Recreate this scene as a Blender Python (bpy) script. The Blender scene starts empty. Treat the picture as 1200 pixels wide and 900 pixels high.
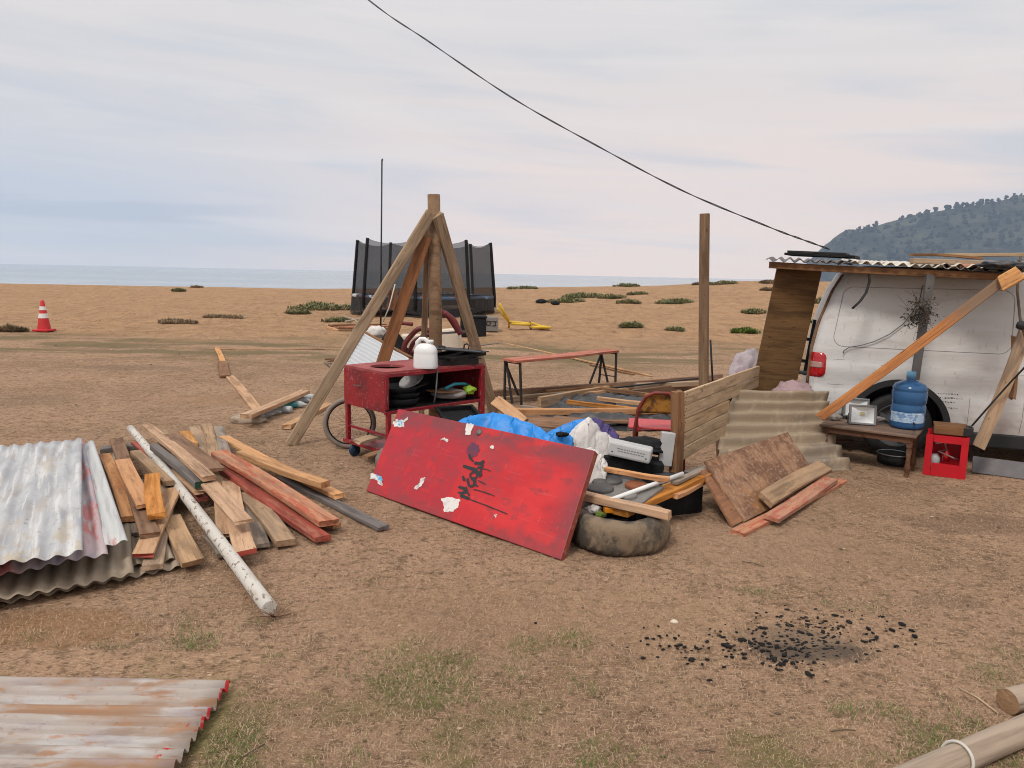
import bpy, bmesh, math, random
import numpy as np
from mathutils import Vector, Matrix, noise
random.seed(7)
S = bpy.context.scene
COL = S.collection
R = math.radians
Z = Vector((0, 0, 1))
def V(*a): return Vector(a)

# ------------------------------------------------------------------ camera and the rays through it (1200 x 900 photo pixels)
F = 880.0
CAMH = 1.6
PITCH = math.atan(130.3 / F)
ROLL = math.atan(0.0206)
fw = V(0, math.cos(PITCH), -math.sin(PITCH))
r0 = V(1, 0, 0)
u0 = V(0, math.sin(PITCH), math.cos(PITCH))
cr = r0 * math.cos(ROLL) + u0 * math.sin(ROLL)
cu = u0 * math.cos(ROLL) - r0 * math.sin(ROLL)
EYE = V(0, 0, CAMH)
cam = bpy.data.cameras.new('camera')
cam.sensor_width = 36
cam.lens = F / 1200 * 36
cam.clip_start = 0.05
cam.clip_end = 30000
camo = bpy.data.objects.new('camera', cam)
COL.objects.link(camo)
m = Matrix.Identity(4)
for i in range(3):
    m[i][0], m[i][1], m[i][2], m[i][3] = cr[i], cu[i], -fw[i], EYE[i]
camo.matrix_world = m
S.camera = camo
def ray(px, py): return fw * F + cr * (px - 600) - cu * (py - 450)
def A(px, py, z=0.0):
    d = ray(px, py); return EYE + d * ((z - CAMH) / d.z)
def Dp(px, py, Y):
    d = ray(px, py); return EYE + d * (Y / d.y)
def onplane(px, py, P, n):
    d = ray(px, py); return EYE + d * ((P - EYE).dot(n) / d.dot(n))

# ------------------------------------------------------------------ terrain
TX = [-9, -0.70, -0.26, 0.05, 0.18, 0.24, 0.28, 0.34, 9]
TZ = [0.0, 0.05, 0.12, 0.62, 0.85, 1.08, 1.28, 1.42, 1.6]
def sst(a, b, v):
    t = np.clip((v - a) / (b - a), 0, 1); return t * t * (3 - 2 * t)
def gz(x, y):
    x = np.asarray(x, float); y = np.asarray(y, float)
    t = x / np.maximum(y, 1.0)
    c = np.interp(t, TX, TZ)
    b = c * sst(13, 50, y)
    s = sst(54, 125, y)
    return b * (1 - s) + (-7.0) * s
def G(px, py, dz=0.0):
    d = ray(px, py).normalized()
    t = 1.0
    for k in range(4000):
        p = EYE + d * t
        h = p.z - float(gz(p.x, p.y)) - dz
        if h <= 0.002: break
        t += max(0.004, min(h * 0.6, 1.5))
        if t > 300: break
    return EYE + d * t

# ------------------------------------------------------------------ objects
def tag(o, label=None, cat=None, group=None, kind=None):
    if label: o['label'] = label
    if cat: o['category'] = cat
    if group: o['group'] = group
    if kind: o['kind'] = kind
    return o
def thing(name, label, cat, mw=None, group=None):
    o = bpy.data.objects.new(name, None)
    o.empty_display_size = 0.1
    COL.objects.link(o)
    if mw is not None:
        o.matrix_world = Matrix.Translation(mw) if isinstance(mw, Vector) else mw
    return tag(o, label, cat, group)
def frame(p0, p1, up=Z, at=0.5):
    x = (p1 - p0).normalized()
    z = up - x * up.dot(x)
    if z.length < 1e-4: z = V(0, -1, 0) - x * V(0, -1, 0).dot(x)
    z.normalize()
    y = z.cross(x)
    o = p0.lerp(p1, at)
    return Matrix(((x.x, y.x, z.x, o.x), (x.y, y.y, z.y, o.y), (x.z, y.z, z.z, o.z), (0, 0, 0, 1)))
def yaw(loc, deg): return Matrix.Translation(loc) @ Matrix.Rotation(R(deg), 4, 'Z')

class MB:
    """collects shapes, then links them as ONE mesh object"""
    def __init__(s): s.v = []; s.f = []; s.mi = []; s.sm = []
    def add(s, vs, fs, mi=0, smooth=False):
        b = len(s.v); s.v += [Vector(p) for p in vs]
        for f in fs:
            s.f.append([i + b for i in f]); s.mi.append(mi); s.sm.append(smooth)
        return s
    def box(s, c, size, M=None, mi=0, ch=0.0):
        x, y, z = (size[0] / 2, size[1] / 2, size[2] / 2)
        M = M or Matrix.Identity(4)
        if ch <= 0:
            vs = [M @ (Vector(c) + V(a * x, b * y, d * z)) for a in (-1, 1) for b in (-1, 1) for d in (-1, 1)]
            return s.add(vs, [(0, 1, 3, 2), (4, 6, 7, 5), (0, 4, 5, 1), (2, 3, 7, 6), (0, 2, 6, 4), (1, 5, 7, 3)], mi)
        bm = bmesh.new(); bmesh.ops.create_cube(bm, size=1)
        for v in bm.verts: v.co = V(v.co.x * size[0], v.co.y * size[1], v.co.z * size[2])
        bmesh.ops.bevel(bm, geom=list(bm.edges), offset=ch, segments=2, profile=0.5, affect='EDGES')
        bm.verts.index_update()
        s.add([M @ (Vector(c) + v.co) for v in bm.verts], [[v.index for v in f.verts] for f in bm.faces], mi)
        bm.free(); return s
    def bar(s, p0, p1, w, t, up=Z, mi=0, ch=0.0):
        p0 = Vector(p0); p1 = Vector(p1)
        return s.box((0, 0, 0), ((p1 - p0).length, w, t), frame(p0, p1, up), mi, ch)
    def tube(s, pts, r, n=8, mi=0, closed=False, r1=None, flat=1.0):
        pts = [Vector(p) for p in pts]; m_ = len(pts)
        up = None; vs = []
        for i, p in enumerate(pts):
            a = pts[(i - 1) % m_] if (closed or i > 0) else p
            b = pts[(i + 1) % m_] if (closed or i < m_ - 1) else p
            t = (b - a).normalized()
            if up is None: up = Z if abs(t.z) < 0.9 else V(1, 0, 0)
            up = (up - t * up.dot(t)).normalized(); q = t.cross(up)
            rr = r if r1 is None else r + (r1 - r) * i / max(1, m_ - 1)
            for k in range(n):
                an = 2 * math.pi * k / n
                vs.append(p + up * (math.cos(an) * rr * flat) + q * (math.sin(an) * rr))
        fs = []
        for i in range(m_ if closed else m_ - 1):
            j = (i + 1) % m_
            for k in range(n):
                l = (k + 1) % n
                fs.append((i * n + k, j * n + k, j * n + l, i * n + l))
        s.add(vs, fs, mi, True)
        if not closed:
            b = len(s.v) - len(vs)
            s.f.append([b + k for k in range(n)]); s.mi.append(mi); s.sm.append(False)
            s.f.append([b + (m_ - 1) * n + k for k in reversed(range(n))]); s.mi.append(mi); s.sm.append(False)
        return s
    def lathe(s, prof, M=None, n=32, mi=0, smooth=True):
        M = M or Matrix.Identity(4); vs = []; fs = []
        for r, z in prof:
            for k in range(n):
                a = 2 * math.pi * k / n
                vs.append(M @ V(r * math.cos(a), r * math.sin(a), z))
        for i in range(len(prof) - 1):
            for k in range(n):
                l = (k + 1) % n
                fs.append((i * n + k, i * n + l, (i + 1) * n + l, (i + 1) * n + k))
        return s.add(vs, fs, mi, smooth)
    def grid(s, fn, nu, nv, mi=0, smooth=True):
        vs = [fn(i / nu, j / nv) for i in range(nu + 1) for j in range(nv + 1)]
        fs = [(i * (nv + 1) + j, (i + 1) * (nv + 1) + j, (i + 1) * (nv + 1) + j + 1, i * (nv + 1) + j + 1)
              for i in range(nu) for j in range(nv)]
        return s.add(vs, fs, mi, smooth)
    def lump(s, c, rad, seed=0, amp=0.25, sc=2.0, sub=3, floor=None, mi=0, ridge=0.0):
        bm = bmesh.new(); bmesh.ops.create_icosphere(bm, subdivisions=sub, radius=1)
        o = V(seed * 7.3, seed * 3.1, seed * 1.7); c = Vector(c); vs = []
        for v in bm.verts:
            d = v.co.normalized()
            k = 1 + amp * noise.noise(d * sc + o) + amp * 0.5 * noise.noise(d * sc * 2.3 + o)
            if ridge: k += ridge * (1 - 2 * abs(noise.noise(d * sc * 1.6 + o * 2)))
            p = c + V(d.x * rad[0] * k, d.y * rad[1] * k, d.z * rad[2] * k)
            if floor is not None and p.z < floor: p.z = floor
            vs.append(p)
        bm.verts.index_update()
        s.add(vs, [[v.index for v in f.verts] for f in bm.faces], mi, True)
        bm.free(); return s
    def build(s, name, mats, parent=None, mw=None, bevel=0, solid=0, recalc=True, autosm=False):
        me = bpy.data.meshes.new(name)
        me.from_pydata([tuple(p) for p in s.v], [], s.f)
        if not isinstance(mats, (list, tuple)): mats = [mats]
        for q in mats: me.materials.append(q)
        me.polygons.foreach_set('material_index', s.mi)
        me.polygons.foreach_set('use_smooth', s.sm)
        if recalc:
            bm = bmesh.new(); bm.from_mesh(me)
            bmesh.ops.remove_doubles(bm, verts=bm.verts, dist=1e-6)
            bmesh.ops.recalc_face_normals(bm, faces=bm.faces); bm.to_mesh(me); bm.free()
        o = bpy.data.objects.new(name, me); COL.objects.link(o)
        if parent is not None: o.parent = parent
        if mw is not None:
            mw = Matrix.Translation(mw) if isinstance(mw, Vector) else mw
            if parent is None: o.matrix_world = mw
            else: o.matrix_local = mw
        if solid:
            q = o.modifiers.new('solid', 'SOLIDIFY'); q.thickness = solid; q.offset = 0
        if bevel:
            q = o.modifiers.new('bevel', 'BEVEL'); q.width = bevel; q.segments = 2; q.limit_method = 'ANGLE'
        me.update(); return o

# ------------------------------------------------------------------ materials
class NT:
    def __init__(s, tree): s.t = tree; s.t.nodes.clear()
    def n(s, ty, ins=None, **props):
        q = s.t.nodes.new(ty)
        for k, v in props.items(): setattr(q, k, v)
        for k, v in (ins or {}).items(): s.set(q, k, v)
        return q
    def set(s, q, k, v):
        i = q.inputs[k]
        if isinstance(v, bpy.types.NodeSocket): s.t.links.new(v, i)
        elif isinstance(v, bpy.types.Node): s.t.links.new(v.outputs[0], i)
        else:
            if i.type == 'RGBA' and len(v) == 3: v = (*v, 1)
            i.default_value = v
    def math(s, op, a, b=0.0, clamp=False):
        q = s.n('ShaderNodeMath', operation=op, use_clamp=clamp); s.set(q, 0, a); s.set(q, 1, b); return q.outputs[0]
    def mix(s, f, a, b, mode='MIX'):
        q = s.n('ShaderNodeMix', data_type='RGBA', blend_type=mode)
        s.set(q, 0, f); s.set(q, 6, a); s.set(q, 7, b); return q.outputs[2]
    def step(s, v, lo, hi):
        q = s.n('ShaderNodeMapRange', interpolation_type='SMOOTHSTEP')
        s.set(q, 0, v); q.inputs[1].default_value = lo; q.inputs[2].default_value = hi; return q.outputs[0]
    def noise(s, vec, scale=1.0, detail=4.0, rough=0.55, dist=0.0):
        q = s.n('ShaderNodeTexNoise'); s.set(q, 'Vector', vec); q.inputs['Scale'].default_value = scale
        q.inputs['Detail'].default_value = detail; q.inputs['Roughness'].default_value = rough
        q.inputs['Distortion'].default_value = dist; return q.outputs[0]
    def scaled(s, vec, sc):
        q = s.n('ShaderNodeVectorMath', operation='MULTIPLY'); s.set(q, 0, vec); q.inputs[1].default_value = sc; return q.outputs[0]

def mat(name, base, layers=(), rough=0.75, metal=0.0, spec=0.4, bump=None, rand=0.0, alpha=None, trans=0.0, emis=None, coat=0.0, randcol=None):
    """base colour under noise-masked layers: (colour, scale(x,y,z), lo, hi, opacity[, (axis, a, b)])"""
    mt = bpy.data.materials.new(name); mt.use_nodes = True
    T = NT(mt.node_tree)
    tc = T.n('ShaderNodeTexCoord'); oi = T.n('ShaderNodeObjectInfo')
    off = T.math('MULTIPLY', oi.outputs['Random'], 37.0)
    va = T.n('ShaderNodeVectorMath', operation='ADD'); T.set(va, 0, tc.outputs['Object']); T.set(va, 1, off)
    vec = va.outputs[0]
    sep = T.n('ShaderNodeSeparateXYZ', {0: tc.outputs['Object']})
    col = T.mix(0.0, base, base)
    for k, L in enumerate(layers):
        c, sc, lo, hi, op = L[:5]
        f = T.noise(T.scaled(vec, sc), 1.0, 5.0, 0.6)
        f = T.step(f, lo, hi)
        if len(L) > 5 and L[5]:
            ax, a, b = L[5]
            f = T.math('MULTIPLY', f, T.step(sep.outputs['XYZ'.index(ax.upper())], a, b))
        col = T.mix(T.math('MULTIPLY', f, op), col, c)
    if rand:
        h = T.n('ShaderNodeHueSaturation')
        w = T.n('ShaderNodeTexWhiteNoise', noise_dimensions='1D'); T.set(w, 'W', oi.outputs['Random'])
        T.set(h, 'Value', T.math('ADD', T.math('MULTIPLY', oi.outputs['Random'], 2 * rand), 1 - rand))
        T.set(h, 'Saturation', T.math('ADD', T.math('MULTIPLY', w.outputs[0], 2 * rand), 1 - rand))
        T.set(h, 'Color', col); col = h.outputs[0]
    b = T.n('ShaderNodeBsdfPrincipled')
    T.set(b, 'Base Color', col); b.inputs['Roughness'].default_value = rough
    b.inputs['Metallic'].default_value = metal; b.inputs['Specular IOR Level'].default_value = spec
    b.inputs['Coat Weight'].default_value = coat
    if alpha is not None: b.inputs['Alpha'].default_value = alpha
    if trans: b.inputs['Transmission Weight'].default_value = trans; b.inputs['IOR'].default_value = 1.3
    if emis: T.set(b, 'Emission Color', emis[0]); b.inputs['Emission Strength'].default_value = emis[1]
    if bump:
        sc, st, di = bump
        bp = T.n('ShaderNodeBump'); bp.inputs['Strength'].default_value = st; bp.inputs['Distance'].default_value = di
        T.set(bp, 'Height', T.noise(T.scaled(vec, sc), 1.0, 5.0, 0.6)); T.set(b, 'Normal', bp.outputs[0])
    o = T.n('ShaderNodeOutputMaterial'); T.set(o, 0, b.outputs[0])
    return mt

def wood(name, c, dark, extra=(), rough=0.8, rand=0.12, bumpst=0.35):
    d2 = tuple(0.55 * a for a in dark)
    return mat(name, c, [(dark, (1.6, 38, 38), .42, .68, .75), (d2, (2.5, 90, 90), .55, .75, .5),
                         (tuple(1.25 * a for a in c), (3, 9, 9), .5, .7, .6), (d2, (2.2, 13, 13), .50, .64, .55), (d2, (12, 26, 26), .64, .69, .85), ((.05, .035, .025), (1.3, 120, 120), .63, .68, .8)] + list(extra),
               rough=rough, spec=.25, bump=((4, 60, 60), .6, .006), rand=rand)

M = {}
M['pine'] = wood('pine_wood', (.52, .315, .175), (.35, .19, .10), [((.30,.22,.16), (3,5,5), .55, .75, .5)])
M['tan'] = wood('tan_wood', (.41, .275, .17), (.26, .165, .10), [((.27,.21,.16), (2,4,4), .45, .7, .6)])
M['orange'] = wood('orange_wood', (.52, .25, .095), (.36, .135, .04), [((.30,.20,.12), (3,6,6), .6, .8, .4)])
M['fresh'] = wood('fresh_sawn_wood', (.58, .31, .135), (.42, .20, .085), [((.38,.24,.14), (3,8,8), .58, .72, .5)])
M['brown'] = wood('brown_wood', (.235, .125, .065), (.13, .065, .035), [((.30,.20,.13), (2,6,6), .5, .75, .5)])
M['grey'] = wood('grey_weathered_wood', (.255, .205, .16), (.14, .11, .09), [((.36,.29,.22), (2,5,5), .5, .7, .5)], rand=.1)
M['dgrey'] = wood('dark_grey_wood', (.17, .15, .14), (.10, .085, .08), rand=.06)
M['redwood'] = wood('red_stained_wood', (.34, .085, .06), (.22, .06, .045), [((.38,.20,.13), (3,12,12), .52, .66, .75)], rand=.05)
M['redgrain'] = wood('red_flecked_wood', (.47, .235, .14), (.34, .14, .08), [((.40,.085,.055), (7,26,26), .50, .60, .75), ((.34,.22,.15), (4,9,9), .55, .68, .7)], rand=.05)
M['redpaint_end'] = mat('red_paint_end', (.38, .06, .04), [((.25,.12,.07), (20,20,20), .5, .7, .6)])
M['green_end'] = mat('green_paint_end', (.04, .10, .055))
M['darkply'] = wood('dark_plywood', (.15, .083, .035), (.085, .045, .02), [((.24,.135,.055), (1.5,4,4), .5, .75, .6), ((.06,.035,.02), (1,5,5), .6, .78, .6)], rand=.03)
M['ply'] = mat('stained_plywood', (.30, .165, .095), [((.13,.06,.033), (3.5,5,5), .42, .56, .85), ((.17,.085,.05), (26,12,26), .48, .58, .7), ((.42,.19,.065), (3,5,5), .48, .62, .75, ('x', .85, .1)), ((.43,.31,.22), (34,46,34), .50, .68, .5), ((.10,.05,.03), (7,9,8), .58, .70, .7)], rough=.85, bump=((30,60,60), .4, .004))
M['post'] = wood('post_wood', (.215, .135, .08), (.16, .09, .05), [((.33,.24,.15), (1,8,8), .5, .72, .5)], rand=.08)
M['brace'] = wood('brace_wood', (.35, .25, .165), (.24, .165, .105), [((.22,.15,.10), (2,8,8), .55, .75, .5)], rand=.06)
M['rbrace'] = wood('reddish_brace_wood', (.27, .125, .06), (.17, .075, .04), rand=.06)
M['obrace'] = wood('orange_brace_wood', (.47, .19, .06), (.30, .11, .035), [((.20,.14,.095), (2,7,7), .30, .52, .9, ('x', .30, .62))], rand=.04)
M['slat'] = wood('cream_board', (.52, .37, .225), (.36, .235, .13), rand=.06)
M['whitepole'] = mat('peeling_white_paint', (.56, .53, .48), [((.17,.10,.07), (18,34,34), .58, .62, .85), ((.42,.37,.31), (6,20,20), .5, .7, .6)], rough=.8, bump=((20,50,50), .5, .004))
M['log'] = mat('barkless_log', (.37, .29, .22), [((.22,.165,.12), (1.5,30,30), .45, .65, .7), ((.13,.095,.07), (3,60,60), .62, .7, .8), ((.46,.37,.28), (2,9,9), .5, .7, .5)], rough=.85, bump=((2,50,50), .6, .006))
M['logend'] = mat('log_end_grain', (.32, .19, .10), [((.17,.10,.06), (30,30,30), .5, .7, .7)], bump=((60,60,60), .8, .01))
M['zinc'] = mat('weathered_white_zinc', (.47, .475, .48), [((.33,.335,.35), (9,2.2,9), .45, .62, .75), ((.66,.65,.63), (24,1.2,10), .5, .62, .7), ((.40,.33,.25), (6,2,9), .54, .66, .55), ((.22,.21,.20), (22,22,22), .63, .67, .7),
    ((.44,.36,.25), (9,4,9), .47, .64, .75, ('y', .9, .1)), ((.34,.33,.33), (3,26,9), .66, .72, .5)], rough=.62, metal=.15, bump=((12,12,12), .15, .004))
M['zincpink'] = mat('pink_and_blue_stained_zinc', (.46, .36, .37), [((.29,.30,.38), (7,2.2,4), .5, .6, .75), ((.50,.13,.11), (6,1.6,4), .52, .6, .8), ((.55,.52,.50), (20,3,9), .52, .66, .6)], rough=.65, metal=.1)
M['zincstrip'] = mat('streaked_zinc', (.55, .56, .55), [((.45,.14,.10), (10,.9,4), .58, .65, .7), ((.36,.36,.36), (22,1.5,9), .5, .65, .6)], rough=.6, metal=.15)
M['zincbrown'] = mat('dusty_brown_zinc', (.345, .275, .20), [((.22,.17,.125), (4,2,4), .45, .65, .6), ((.44,.36,.27), (12,2,9), .5, .68, .6)], rough=.78, metal=.05, bump=((30,30,30), .2, .003))
M['zinclean'] = mat('dull_leaning_zinc', (.31, .24, .165), [((.20,.165,.135), (3,3,3), .5, .66, .7, ('y', .35, .75)), ((.44,.35,.25), (2,12,9), .5, .68, .6), ((.26,.20,.15), (9,14,9), .55, .7, .5)], rough=.72, metal=.1, bump=((30,30,30), .2, .003))
M['zincrust'] = mat('rusty_pale_zinc', (.37, .32, .285), [((.29,.15,.07), (9,1.6,4), .46, .60, .85), ((.20,.15,.125), (26,3,4), .54, .66, .7), ((.30,.235,.19), (5,3,4), .5, .7, .6), ((.47,.47,.475), (16,2.2,9), .54, .66, .6), ((.30,.25,.26), (11,2.4,9), .54, .66, .7), ((.34,.16,.07), (30,4,9), .56, .64, .7), ((.22,.13,.08), (40,30,40), .6, .7, .5), ((.42,.02,.02), (9,.1,3), .52, .55, 1, ('y', .014, .008)), ((.45,.02,.02), (5,5,9), .58, .60, 1, ('y', .10, .07))], rough=.6, metal=.1, bump=((24,24,24), .25, .004))
M['roofzinc'] = mat('cream_roof_sheet', (.62, .57, .48), [((.30,.26,.21), (4,2,4), .5, .64, .7), ((.10,.09,.085), (2,2.5,2), .58, .66, .8)], rough=.7)
M['roofdark'] = mat('dark_roof_sheet', (.10, .085, .08), [((.30,.25,.22), (9,2,4), .56, .66, .7)], rough=.6)
M['whitezinc'] = mat('clean_white_sheet', (.50, .515, .53), [((.52,.54,.57), (2,5,5), .5, .7, .5)], rough=.45, metal=.1)
M['redpanel'] = mat('faded_red_panel', (.47, .014, .020), [((.60,.026,.028), (2.5,4,3), .42, .62, .7, ('x', .75, .85)), ((.34,.016,.03), (9,9,9), .40, .44, .65, ('x', .80, .775)), ((.27,.03,.04), (3,5,3), .50, .66, .65), ((.20,.03,.035), (11,17,11), .56, .66, .55), ((.55,.10,.10), (3,60,9), .62, .68, .35),
    ((.17,.04,.05), (5,6,3), .30, .52, .85, ('x', 1.55, 1.85)), ((.17,.04,.048), (5,6,3), .32, .54, .8, ('y', .50, .62)), ((.24,.035,.04), (7,4,3), .36, .56, .7, ('y', .12, .0)),
    ((.12,.04,.04), (9,30,9), .62, .7, .55), ((.56,.12,.12), (60,7,9), .64, .70, .4)], rough=.5, spec=.4, bump=((7,22,7), .12, .003))
M['paneledge'] = mat('worn_red_edge', (.24, .045, .028), [((.30,.14,.08), (30,30,30), .5, .65, .7)])
M['cartred'] = mat('scratched_cart_red', (.27, .010, .018), [((.13,.012,.016), (5,5,5), .45, .65, .75), ((.42,.16,.16), (30,30,60), .60, .66, .6), ((.46,.25,.24), (60,60,14), .63, .67, .6), ((.10,.035,.03), (9,9,22), .62, .7, .7)], rough=.42, spec=.5)
M['carttop'] = mat('dull_cart_top', (.33, .07, .065), [((.20,.03,.035), (5,5,5), .45, .65, .7), ((.42,.22,.20), (16,16,16), .58, .7, .5)], rough=.55)
M['black'] = mat('sooty_black_metal', (.012, .012, .013), [((.05,.045,.04), (12,12,12), .5, .7, .6)], rough=.5)
M['blackmatte'] = mat('matte_black', (.009, .009, .010), [((.025,.025,.026), (14,14,14), .5, .7, .6)], rough=.7, spec=.2)
M['blackplastic'] = mat('black_plastic_sheet', (.03, .031, .034), [((.13,.12,.11), (5,5,5), .5, .7, .7)], rough=.38, spec=.5, bump=((9,9,9), .6, .02))
M['rubber'] = mat('rubber', (.02, .02, .02), [((.06,.055,.05), (9,9,9), .5, .7, .5)], rough=.8)
M['oldtyre'] = mat('muddy_old_tyre', (.07, .058, .046), [((.23,.165,.105), (7,7,5), .42, .60, .9), ((.035,.03,.027), (9,9,9), .6, .72, .8), ((.33,.27,.20), (26,26,26), .58, .7, .5)], rough=.9, bump=((26,26,26), .6, .01))
M['greytyre'] = mat('dusty_grey_rubber', (.16, .14, .125), [((.27,.23,.19), (9,9,9), .45, .65, .7)], rough=.9)
M['van'] = mat('grubby_white_van_paint', (.60, .59, .58), [((.52,.49,.46), (1.2,4,4), .46, .66, .6), ((.44,.40,.37), (2.2,6,7), .54, .70, .6), ((.34,.28,.24), (3,3,3), .50, .68, .65, ('z', .70, .25)), ((.40,.35,.32), (30,30,9), .60, .68, .4)], rough=.42, spec=.4, bump=((1.3,2,4.2), .45, .03))
M['seam'] = mat('panel_gap', (.26, .25, .24))
M['sill'] = mat('black_sill_plastic', (.02, .02, .022), rough=.6)
M['greyboard'] = mat('grey_plastic_board', (.115, .11, .115), [((.19,.17,.16), (5,5,9), .5, .7, .5)], rough=.6)
M['redlens'] = mat('red_lens', (.42, .008, .012), [((.25,.004,.006), (3,3,40), .5, .6, .6)], rough=.12, coat=.6)
M['clearlens'] = mat('smoky_lens', (.35, .20, .17), rough=.15)
M['steel'] = mat('grey_steel', (.13, .13, .135), [((.20,.18,.16), (6,6,9), .5, .7, .6)], rough=.5, metal=.5)
M['alu'] = mat('bare_metal', (.55, .55, .55), rough=.3, metal=.9)
M['rim'] = mat('wheel_rim', (.10, .10, .10), rough=.5, metal=.3)
M['table'] = wood('table_wood', (.135, .06, .03), (.085, .036, .02), [((.22,.15,.11), (6,8,8), .5, .7, .6)], rough=.5, rand=.02)
M['tabletop'] = wood('worn_table_top', (.19, .125, .09), (.12, .075, .055), rough=.6, rand=.02)
M['bottleblue'] = mat('blue_bottle_plastic', (.045, .15, .34), [((.03,.10,.25), (9,9,9), .5, .7, .5)], rough=.22, coat=.3, trans=.35)
M['bottlecap'] = mat('pale_blue_cap', (.16, .38, .60), rough=.4)
M['labelwhite'] = mat('bottle_label', (.38, .50, .64), [((.10,.22,.44), (22,22,30), .5, .56, .8), ((.72,.76,.80), (14,14,60), .58, .62, .9)], rough=.5)
M['cratered'] = mat('red_crate_plastic', (.50, .008, .018), [((.38,.01,.016), (8,8,8), .5, .7, .5)], rough=.4)
M['lampgrey'] = mat('lamp_housing', (.20, .20, .20), rough=.45, metal=.5)
M['lampglass'] = mat('lamp_glass', (.74, .76, .75), [((.45,.47,.47), (9,9,9), .55, .7, .5)], rough=.12, coat=.5)
M['led'] = mat('led_chip', (.58, .50, .26), rough=.4)
M['stone'] = mat('grey_stone', (.30, .27, .245), [((.19,.17,.15), (14,14,14), .5, .7, .7)], rough=.9)
M['boxwood'] = wood('box_wood', (.22, .11, .05), (.15, .07, .033))
M['white'] = mat('white_plastic', (.72, .72, .70), [((.55,.53,.50), (5,5,5), .55, .75, .5)], rough=.5)
M['canwhite'] = mat('milky_jerrican', (.74, .75, .75), [((.62,.63,.64), (5,5,5), .5, .7, .5)], rough=.35)
M['water'] = mat('milky_water', (.60, .63, .66), rough=.4)
M['bagwhite'] = mat('white_sack_cloth', (.62, .59, .565), [((.46,.43,.41), (7,7,7), .5, .7, .6)], rough=.85, bump=((14,14,14), .7, .02))
M['tarp'] = mat('blue_tarp', (.015, .235, .68), [((.015,.15,.46), (6,6,6), .5, .7, .7), ((.06,.32,.72), (18,18,18), .55, .7, .5)], rough=.42, bump=((16,16,16), .5, .015))
M['purple'] = mat('purple_cloth', (.075, .055, .17), [((.12,.09,.24), (14,14,14), .5, .7, .6)], rough=.9)
M['greycase'] = mat('grey_case', (.47, .47, .465), [((.36,.36,.36), (6,6,6), .5, .7, .5)], rough=.5)
M['ink'] = mat('faint_print', (.20, .20, .20))
M['rustyellow'] = mat('rusted_yellow_paint', (.36, .155, .02), [((.085,.03,.012), (9,9,9), .47, .58, .92), ((.17,.055,.018), (24,24,24), .5, .66, .7)], rough=.7)
M['rustred'] = mat('rusted_red_tube', (.20, .025, .018), [((.09,.03,.02), (12,12,12), .5, .65, .8)], rough=.55)
M['seatred'] = mat('red_chair_seat', (.50, .055, .06), [((.38,.05,.05), (9,9,9), .5, .7, .5), ((.58,.16,.15), (22,22,22), .55, .7, .5)], rough=.5)
M['benchred'] = wood('red_bench_top', (.46, .15, .095), (.33, .10, .065), [((.55,.32,.22), (3,14,14), .52, .68, .7)], rough=.7)
M['cone'] = mat('cone_orange_red', (.52, .022, .026), [((.42,.025,.02), (9,9,9), .5, .7, .5)], rough=.5)
M['reflect'] = mat('cone_white_band', (.70, .68, .66), rough=.5)
M['netblack'] = mat('black_net', (.015, .015, .017), alpha=.66, rough=.9)
M['skirt'] = mat('black_skirt_net', (.018, .017, .018), alpha=.86, rough=.9)
M['mat_blk'] = mat('jump_mat', (.018, .019, .024), rough=.7)
M['padblue'] = mat('edge_pad_blue', (.03, .075, .13), [((.32,.05,.04), (1.6,1.6,1.6), .54, .57, .9), ((.50,.48,.46), (2.2,2.2,2.2), .56, .60, .9), ((.02,.02,.025), (1.3,1.3,1.3), .5, .54, .8)], rough=.6)
M['maroon'] = mat('maroon_paint', (.13, .016, .018), [((.07,.012,.012), (9,9,9), .5, .7, .7)], rough=.5)
M['foam'] = mat('cream_foam', (.62, .53, .42), [((.45,.37,.28), (6,6,6), .5, .7, .6)], rough=.9)
M['yellow'] = mat('yellow_paint', (.62, .40, .03), [((.40,.24,.03), (6,6,6), .5, .7, .6)], rough=.5)
M['pinkcloth'] = mat('dusty_pink_cloth', (.37, .26, .27), [((.24,.165,.18), (8,8,8), .5, .7, .7)], rough=.95, bump=((14,14,14), .8, .02))
M['bundle'] = mat('pale_bundle_cloth', (.46, .40, .42), [((.30,.22,.26), (8,8,8), .45, .65, .7)], rough=.95, bump=((12,12,12), .8, .02))
M['clear'] = mat('clear_bottle', (.50, .53, .54), [((.36,.40,.42), (9,9,9), .5, .7, .6)], rough=.25, trans=.2)
M['teal'] = mat('teal_bottle', (.05, .30, .33), rough=.25)
M['cable'] = mat('cable_black', (.02, .02, .022), rough=.6)
M['coal'] = mat('charcoal', (.010, .010, .010), [((.04,.038,.036), (40,40,40), .5, .7, .6)], rough=.8, spec=.25)
M['twig'] = mat('dead_twig', (.12, .085, .06), rough=.9)
M['deadleaf'] = mat('dried_dark_foliage', (.028, .03, .026), [((.08,.075,.06), (20,20,20), .5, .7, .7)], rough=.9)
M['rope'] = mat('pale_rope', (.55, .52, .46), rough=.9)
M['brass'] = mat('burner_grey', (.10, .095, .09), [((.17,.15,.135), (12,12,12), .5, .7, .6)], rough=.6, metal=.3)
M['burnrust'] = mat('burner_rust', (.23, .075, .03), [((.13,.05,.025), (20,20,20), .5, .7, .7)], rough=.8)
M['hob'] = mat('dusty_hob', (.21, .195, .18), [((.12,.11,.10), (9,9,9), .5, .7, .6)], rough=.55, metal=.2)
M['lime'] = mat('lime_plastic', (.28, .45, .03), rough=.5)
M['turq'] = mat('turquoise_plastic', (.02, .26, .32), rough=.4)
M['blueplastic'] = mat('dark_blue_plastic', (.015, .04, .09), rough=.5)
M['orangeplastic'] = mat('orange_plastic', (.65, .22, .01), rough=.45)
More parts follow.
